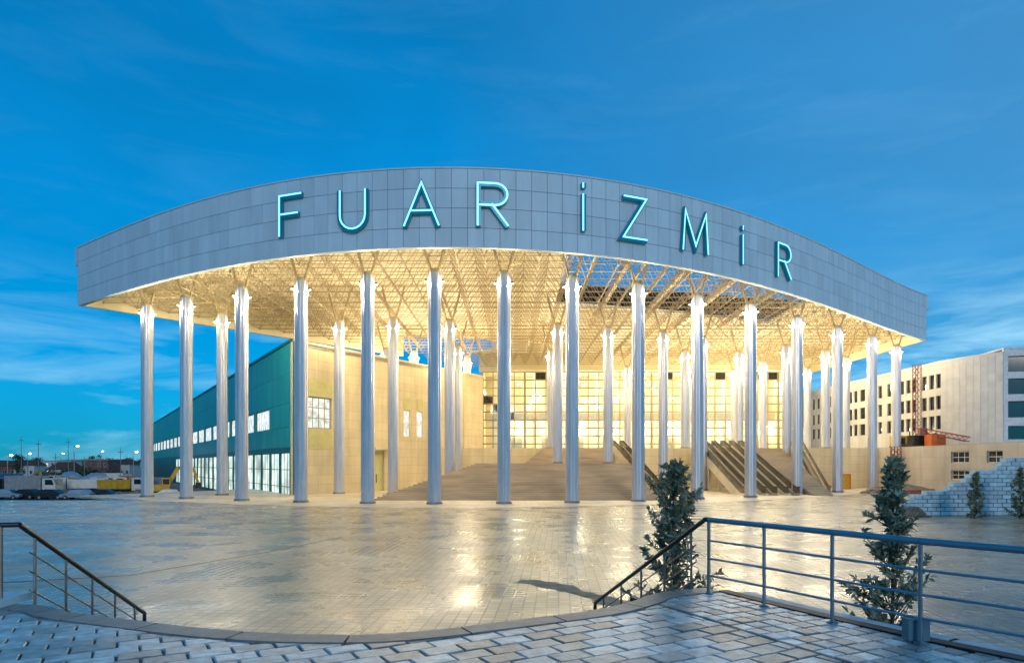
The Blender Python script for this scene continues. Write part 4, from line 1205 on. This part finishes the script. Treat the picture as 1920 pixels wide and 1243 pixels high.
# ------------------------------------------------------------------ the lot on the left
def wheel(parent, x, y, r, w):
    b = MB().tube((x, y-w/2, r), (x, y+w/2, r), r, n=14); o = b.build('wheel', M['rubber'], parent)
    MB().tube((x, y-w/2-.02, r), (x, y+w/2+.02, r), r*.55, n=10).build('rim', M['grey_paint'], o)
def truck_base(loc, rz, label, cat, cab_m, L=7.0, name='truck'):
    root = thing(name, loc, label, cat, None, rz)
    MB().box(-L/2, L/2, -.5, .5, .75, 1.0).build('chassis', M['dark_steel'], root)
    x = L/2
    cabp = [(x-1.9,.9),(x,.9),(x,1.9),(x-.35,2.9),(x-1.9,2.9)]
    b = MB(); n = len(cabp)
    b.v = [(p[0],-1.2,p[1]) for p in cabp]+[(p[0],1.2,p[1]) for p in cabp]
    b.f = [tuple(range(n)), tuple(range(2*n-1,n-1,-1))]+[(i,n+i,n+(i+1)%n,(i+1)%n) for i in range(n)]
    cab = b.build('cab', cab_m, root)
    for sg in (-1,1):
        y = sg*1.21; MB().ngon([(x-1.5,y,1.9),(x-.25,y,1.9),(x-.5,y,2.7),(x-1.5,y,2.7)]).build('side_window', M['dark_glass'], cab)
        MB().box(x+.003,x+.06,sg*.85-.18,sg*.85+.18,1.05,1.25).build('headlight', M['white_frame'], cab)
    MB().ngon([(x+.012,-1.0,1.95),(x+.012,1.0,1.95),(x-.26,1.0,2.75),(x-.26,-1.0,2.75)]).build('windscreen', M['dark_glass'], cab)
    for wx in (x-1.1, -x+.9, -x+2.1):
        for sg in (-1,1): wheel(root, wx, sg*1.0, .5, .34)
    return root, x
def dump_truck(loc, rz, label, body_m, cab_m):
    r, x = truck_base(loc, rz, label, 'truck', cab_m, name='dump_truck')
    b = MB(); x0, x1 = -x-.3, x-2.1
    def side(y0, y1): b.hexa([(x0,y0,1.15),(x1,y0,1.15),(x1,y1,1.15),(x0,y1,1.15),(x0-.2,y0,2.6),(x1,y0,2.6),(x1,y1,2.6),(x0-.2,y1,2.6)])
    side(-1.25,-1.15); side(1.15,1.25)
    b.box(x0,x1,-1.15,1.15,1.15,1.28); b.box(x1-.1,x1,-1.149,1.149,1.281,2.75)
    bed = b.build('tipper_bed', body_m, r)
    for k in range(6):
        xx = x0+.4+k*(x1-x0-.6)/5; MB().box(xx-.06,xx+.06,-1.33,-1.252,1.2,2.55).build('bed_rib', body_m, bed)
    return r
def mixer_truck(loc, rz, label):
    r, x = truck_base(loc, rz, label, 'truck', M['white_paint'], 7.6, 'mixer_truck')
    me = MB().lathe([(.0,-2.4),(.5,-2.4),(.75,-2.0),(1.25,-.4),(1.25,.6),(.8,1.9),(0,2.0)], 18)
    dr = me.build('drum', M['silver_paint'], r, smooth=False); dr.location = (-1.0,0,2.35); dr.rotation_euler = (0, R(-78), R(180))
    MB().bar((-x+.1,0,2.4),(-x-.9,0,1.3),.6,.12).build('chute', M['grey_paint'], r)
    MB().box(-x+.2,-x+.5,-.9,.9,1.001,2.6).build('drum_frame', M['grey_paint'], r)
    return r
def box_truck(loc, rz, label, cab_m, box_m, name='box_truck'):
    r, x = truck_base(loc, rz, label, 'truck', cab_m, name=name)
    b = MB().box(-x-.2, x-2.1, -1.25, 1.25, 1.1, 3.3); bo = b.build('cargo_box', box_m, r)
    for k in range(8): MB().box(-x+.1+k*.6-.03, -x+.1+k*.6+.03, -1.28, -1.253, 1.2, 3.2).build('box_rib', box_m, bo)
    return r
def excavator(loc, rz, label, s=1.0):
    r = thing('excavator', loc, label, 'excavator', None, rz); r.scale = (s,s,s)
    for sg in (-1,1):
        t = MB().box(-1.7,1.7,sg*1.1-.28,sg*1.1+.28,.12,.85).tube((-1.7,sg*1.1-.28,.48),(-1.7,sg*1.1+.28,.48),.4,n=12).tube((1.7,sg*1.1-.28,.48),(1.7,sg*1.1+.28,.48),.4,n=12).build('track', M['rubber'], r)
    MB().box(-2.0,1.3,-1.2,1.2,.95,1.9).build('house', M['yellow_paint'], r)
    c = MB().box(.2,1.4,-1.2,-.1,1.901,3.0).build('cab', M['yellow_paint'], r)
    MB().box(.35,1.25,-1.215,-1.203,2.0,2.8).build('side_window', M['dark_glass'], c); MB().box(1.403,1.415,-1.1,-.2,2.0,2.85).build('windscreen', M['dark_glass'], c)
    bm = MB().bar((1.0,.35,1.7),(2.6,.35,4.6),.4,.55).bar((2.5,.35,4.55),(4.8,.35,4.3),.4,.5).build('boom', M['yellow_paint'], r)
    MB().bar((4.7,.35,4.6),(5.4,.35,2.2),.32,.4).build('stick', M['yellow_paint'], bm)
    MB().hexa([(5.0,-.2,1.2),(5.9,-.2,1.5),(5.9,.9,1.5),(5.0,.9,1.2),(5.1,-.2,2.2),(5.7,-.2,2.2),(5.7,.9,2.2),(5.1,.9,2.2)]).build('bucket', M['dark_steel'], bm)
    MB().box(-2.15,-2.003,-1.1,1.1,1.0,1.8).build('counterweight', M['dark_steel'], r)
    return r
def car(loc, rz, label, m):
    r = thing('parked_car', loc, label, 'car', 'cars parked beyond the plaza', rz)
    pr_ = [(-2.1,.35),(2.1,.35),(2.15,.75),(1.2,.92),(.55,1.42),(-1.2,1.45),(-1.95,.98),(-2.15,.9)]
    b = MB(); n = len(pr_); b.v = [(p[0],-.86 if p[1] < 1 else -.7,p[1]) for p in pr_]+[(p[0],.86 if p[1] < 1 else .7,p[1]) for p in pr_]
    b.f = [tuple(range(n)), tuple(range(2*n-1,n-1,-1))]+[(i,n+i,n+(i+1)%n,(i+1)%n) for i in range(n)]
    body = b.build('body', m, r)
    for sg in (-1,1):
        MB().ngon([(-1.55,sg*.84,.98),(1.0,sg*.84,.98),(.5,sg*.72,1.36),(-1.15,sg*.72,1.38)]).build('side_window', M['dark_glass'], body)
        MB().box(2.1,2.17,sg*.6-.16,sg*.6+.16,.62,.76).build('headlight', M['white_frame'], body)
        for x in (-1.3,1.3): wheel(r, x, sg*.78, .32, .2)
    MB().ngon([(1.19,-.66,.96),(1.19,.66,.96),(.6,.62,1.40),(.6,-.62,1.40)]).build('windscreen', M['dark_glass'], body)
    return r
def lot(px, d, z=None): return ((px-960)*d/FPX, d, LOT_Z)
dump_truck(lot(236,108), 0, 'yellow dump truck parked left of the leftmost column', M['yellow_paint'], M['white_paint'])
mixer_truck(lot(190,112), R(25), 'concrete mixer truck with a grey drum beside the dump truck')
box_truck(lot(66,104), R(8), 'grey box truck with a white cab in the lot', M['white_paint'], M['grey_paint'])
dump_truck(lot(30,106), R(190), 'dark tipper truck at the left of the lot', M['dark_paint'], M['dark_paint'])
dump_truck(lot(2,112), R(60), 'yellow tipper at the left edge of the picture', M['yellow_paint'], M['yellow_paint'])
dump_truck(lot(148,110), R(200), 'small white tipper truck beside the blue container', M['white_paint'], M['white_paint'])
excavator(lot(300,104), R(30), 'yellow excavator with raised arm behind the leftmost column')
excavator(lot(117,112), R(-20), 'small yellow digger between the white-cabbed trucks', .62)
ct = thing('blue_container', lot(173,118), 'blue shipping container standing in the lot', 'container', None, R(70))
MB().box(-3,3,-1.2,1.2,.0,2.6).build('shell', M['blue_paint'], ct)
for k in range(12): MB().box(-2.8+k*.5-.08,-2.8+k*.5+.08,-1.24,-1.203,.12,2.5).build('corrugation', M['blue_paint'], ct)
for px, d, rz, m, lab in ((14,97,R(5),'silver_paint','silver car parked at the left picture edge'), (48,98,R(178),'dark_paint','dark car parked before the grey box truck'),
                         (98,97,R(3),'dark_paint','dark car parked right of the grey box truck'), (146,96.5,R(182),'silver_paint','silver blue car parked before the blue container'),
                         (196,98,R(0),'dark_paint','dark car parked below the mixer truck'), (325,97,R(12),'white_paint','white car parked between the two leftmost columns')):
    car(lot(px, d), rz, lab, M[m])
def street_lamp(px, ytop, d, label, warm=False):
    p = at(px, ytop, d); h = p.z - LOT_Z
    r = thing('street_lamp', (p.x, d, LOT_Z-.02), label, 'street lamp', 'street lamps beyond the lot')
    MB().tube((0,0,0),(0,0,h),.13,.07,n=8).build('pole', M['street_lamp_pole'], r)
    MB().lathe([(.0,0),(.28,0),(.28,.3),(.13,.5)], 10).build('base', M['street_lamp_pole'], r)
    a = MB().bar((0,0,h),(.9,-.3,h+.15),.08,.08).build('arm', M['street_lamp_pole'], r)
    MB().lathe([(0,-.20),(.20,-.14),(.28,.0),(.2,.12),(0,.18)], 10, (1.0,-.33,h)).build('bulb', M['street_lamp_warm' if warm else 'street_lamp_white'], a)
    return r
street_lamp(14, 853, 135, 'yellowish lit street lamp at the left picture edge', True)
street_lamp(139, 836, 150, 'tallest white lit street lamp in the lot')
street_lamp(52, 850, 210, 'white lit street lamp right of the dark round tree')
street_lamp(114, 850, 215, 'white lit street lamp before the low white hall')
street_lamp(188, 846, 220, 'lit street lamp above the red brick house', True)
street_lamp(250, 847, 160, 'lit street lamp just left of the leftmost column')
def house(px, d, w, dep, h, m, label, roof=None, cat='building', nw=4, ns=1, rz=0., name='far_house', lit=False):
    x = (px-960)*d/FPX
    r = thing(name, (x, d, LOT_Z-.03), label, cat, 'far buildings on the skyline', rz)
    ops_ = []
    for i in range(nw):
        for j in range(ns):
            sw = w/nw; zz = 1.2 + j*3.0
            ops_.append((sw*(i+.28), sw*(i+.72), zz, zz+1.5))
    p0, p1 = (-w/2, 0), (w/2, 0)
    wall('wall', p0, p1, 0, h, .3, ops_, m, r)
    MB().box(-w/2, w/2, .35, dep, 0, h-.02).build('body', m, r)
    for o in ops_: window(p0, p1, *o, r, M['white_frame'], M['lit_white'] if (lit and random.random() < .6) else M['dark_glass'], 2, 1, .1, .08)
    if roof:
        MB().hexa([(-w/2-.4,-.5,h),(w/2+.4,-.5,h),(w/2+.4,dep+.4,h),(-w/2-.4,dep+.4,h),(-w/2+1,dep/2-.05,h+2.2),(w/2-1,dep/2-.05,h+2.2),(w/2-1,dep/2+.05,h+2.2),(-w/2+1,dep/2+.05,h+2.2)]).build('roof', roof, r)
    else:
        MB().box(-w/2-.2,w/2+.2,-.2,dep+.2,h+.001,h+.35).build('roof', M['concrete'], r)
    return r
random.seed(4)
house(178, 240, 9.5, 8, 6.6, M['brick_red'], 'red brick house on the skyline', None, nw=4, ns=2)
house(98, 300, 17, 10, 6.4, M['plaster_white'], 'low white hall glowing on the skyline', None, nw=7, ns=2, lit=True)
house(45, 260, 8, 7, 4.6, M['plaster_white'], 'pale house with tiled roof near the dark round tree', M['roof_tile'], nw=3)
house(8, 280, 9, 7, 4.2, M['brick_red'], 'brick house with tiled roof at the left edge', M['roof_tile'], nw=3)
house(222, 270, 9, 8, 5.0, M['plaster_white'], 'pale house with tiled roof right of the brick house', M['roof_tile'], nw=4)
house(112, 195, 7, 6, 3.6, M['plaster_white'], 'small house with orange tiled roof before the low white hall', M['roof_tile'], nw=2)
house(258, 300, 10, 8, 5.5, M['concrete'], 'grey house just left of the leftmost column', None, nw=4, ns=2, lit=True)
house(150, 380, 14, 9, 7.5, M['concrete'], 'distant grey block between white hall and brick house', None, nw=5, ns=2, lit=True)
def tree(px, d, h, w, label, seed, trunk_h=.3, m='leaf_mid'):
    rng = random.Random(seed); x = (px-960)*d/FPX
    r = thing('broadleaf_tree', (x, d, LOT_Z-.05), label, 'tree', 'trees beyond the lot')
    tb = MB().tube((0,0,0),(0,0,h*trunk_h*1.5),w*.06,w*.035,n=7)
    cb = MB()
    for k in range(26):
        a = rng.uniform(0,2*math.pi); f = rng.random(); rr_ = w*.5*math.sin(math.pi*(.12+.8*f))*rng.random()**.4
        c = Vector((rr_*math.cos(a), rr_*math.sin(a), h*(trunk_h+(1-trunk_h)*f*.95)))
        tb.tube((0,0,h*trunk_h*rng.uniform(.6,1.3)), c, w*.02, w*.006, n=4, cap=False)
        for q in range(42):
            p = c + Vector((rng.gauss(0,1), rng.gauss(0,1), rng.gauss(0,.8)))*w*.10
            d_ = Vector((rng.gauss(0,1), rng.gauss(0,1), rng.gauss(0,1))).normalized(); n = Vector((rng.gauss(0,1), rng.gauss(0,1), rng.gauss(0,1))).normalized()
            if abs(d_.dot(n)) > .95: continue
            leaf(cb, p, d_, (n-d_*d_.dot(n)).normalized(), w*.085*rng.uniform(.7,1.3), w*.05)
    tb.build('trunk', M['bark'], r); cb.build('crown', M[m], r)
    return r
tree(32, 230, 8.2, 5.6, 'dark round tree standing above the left houses', 1)
tree(70, 320, 8.0, 7.0, 'dark tree left of the low white hall', 2)
tree(172, 330, 9.0, 6.0, 'dark tree showing above the brick house', 3)
tree(186, 345, 10.0, 4.5, 'slender dark tree just right above the brick house', 4)
tree(206, 330, 7.6, 8.0, 'wide dark tree right of the brick house', 5)
tree(240, 350, 8.4, 7.0, 'dark tree left of the leftmost column', 6)
tree(262, 380, 8.0, 6.0, 'dark tree touching the leftmost column', 7)
tree(120, 180, 3.4, 6.5, 'low green bush behind the small digger', 8, .1)
tree(148, 172, 3.8, 7.0, 'low green bush behind the white tipper', 9, .1)
tree(178, 178, 3.5, 6.5, 'low green bush behind the mixer truck', 10, .1)
tree(208, 170, 3.2, 6.0, 'low green bush behind the yellow dump truck', 11, .1)
tree(88, 185, 3.2, 6.0, 'low green bush behind the grey box truck', 12, .1)

dump_truck(lot(262,128), R(170), 'grey tipper half hidden behind the leftmost column', M['grey_paint'], M['orange_paint'])
box_truck(lot(212,136), R(12), 'white box truck in the row behind the dump truck', M['white_paint'], M['white_paint'])
mixer_truck(lot(128,132), R(170), 'far concrete mixer truck above the small digger')
box_truck(lot(22,130), R(-6), 'blue box truck in the row behind the dark tipper', M['white_paint'], M['blue_paint'])
excavator(lot(88,128), R(150), 'far yellow excavator above the grey box truck', .8)
rng = random.Random(77)
for k, (px, d, h) in enumerate(((72,122,9.5),(104,118,7.0),(128,140,10.5),(158,125,6.5),(226,120,8.0),(40,145,11.0))):
    r = thing('site_pole', ((px-960)*d/FPX, d, LOT_Z), ['thin pole right of the grey box truck','short thin pole by the white cab','tall thin pole left of the tallest street lamp','short pole left of the blue container','thin pole above the yellow dump truck','tallest thin pole near the dark round tree'][k], 'pole', 'thin poles in the lot')
    MB().tube((0,0,0),(0,0,h),.09,.05,n=6).build('shaft', M['street_lamp_pole'], r)
    MB().box(-.5,.5,-.05,.05,h-.8,h-.68).build('crossarm', M['street_lamp_pole'], r)
for k, (px, d, r_, h) in enumerate(((84,100,2.2,1.1),(122,101,2.6,1.3),(168,100,2.4,1.2),(222,100,2.8,1.0),(262,101,2.2,1.3),(386,90,2.0,.9))):
    pile('spoil_heap', lot(px, d), r_, h, ['spoil heap before the white cab','spoil heap below the small digger','spoil heap below the blue container','spoil heap below the yellow dump truck','spoil heap beside the leftmost column foot','spoil heap between the second and third front columns'][k], M['rubble'], 40+k)
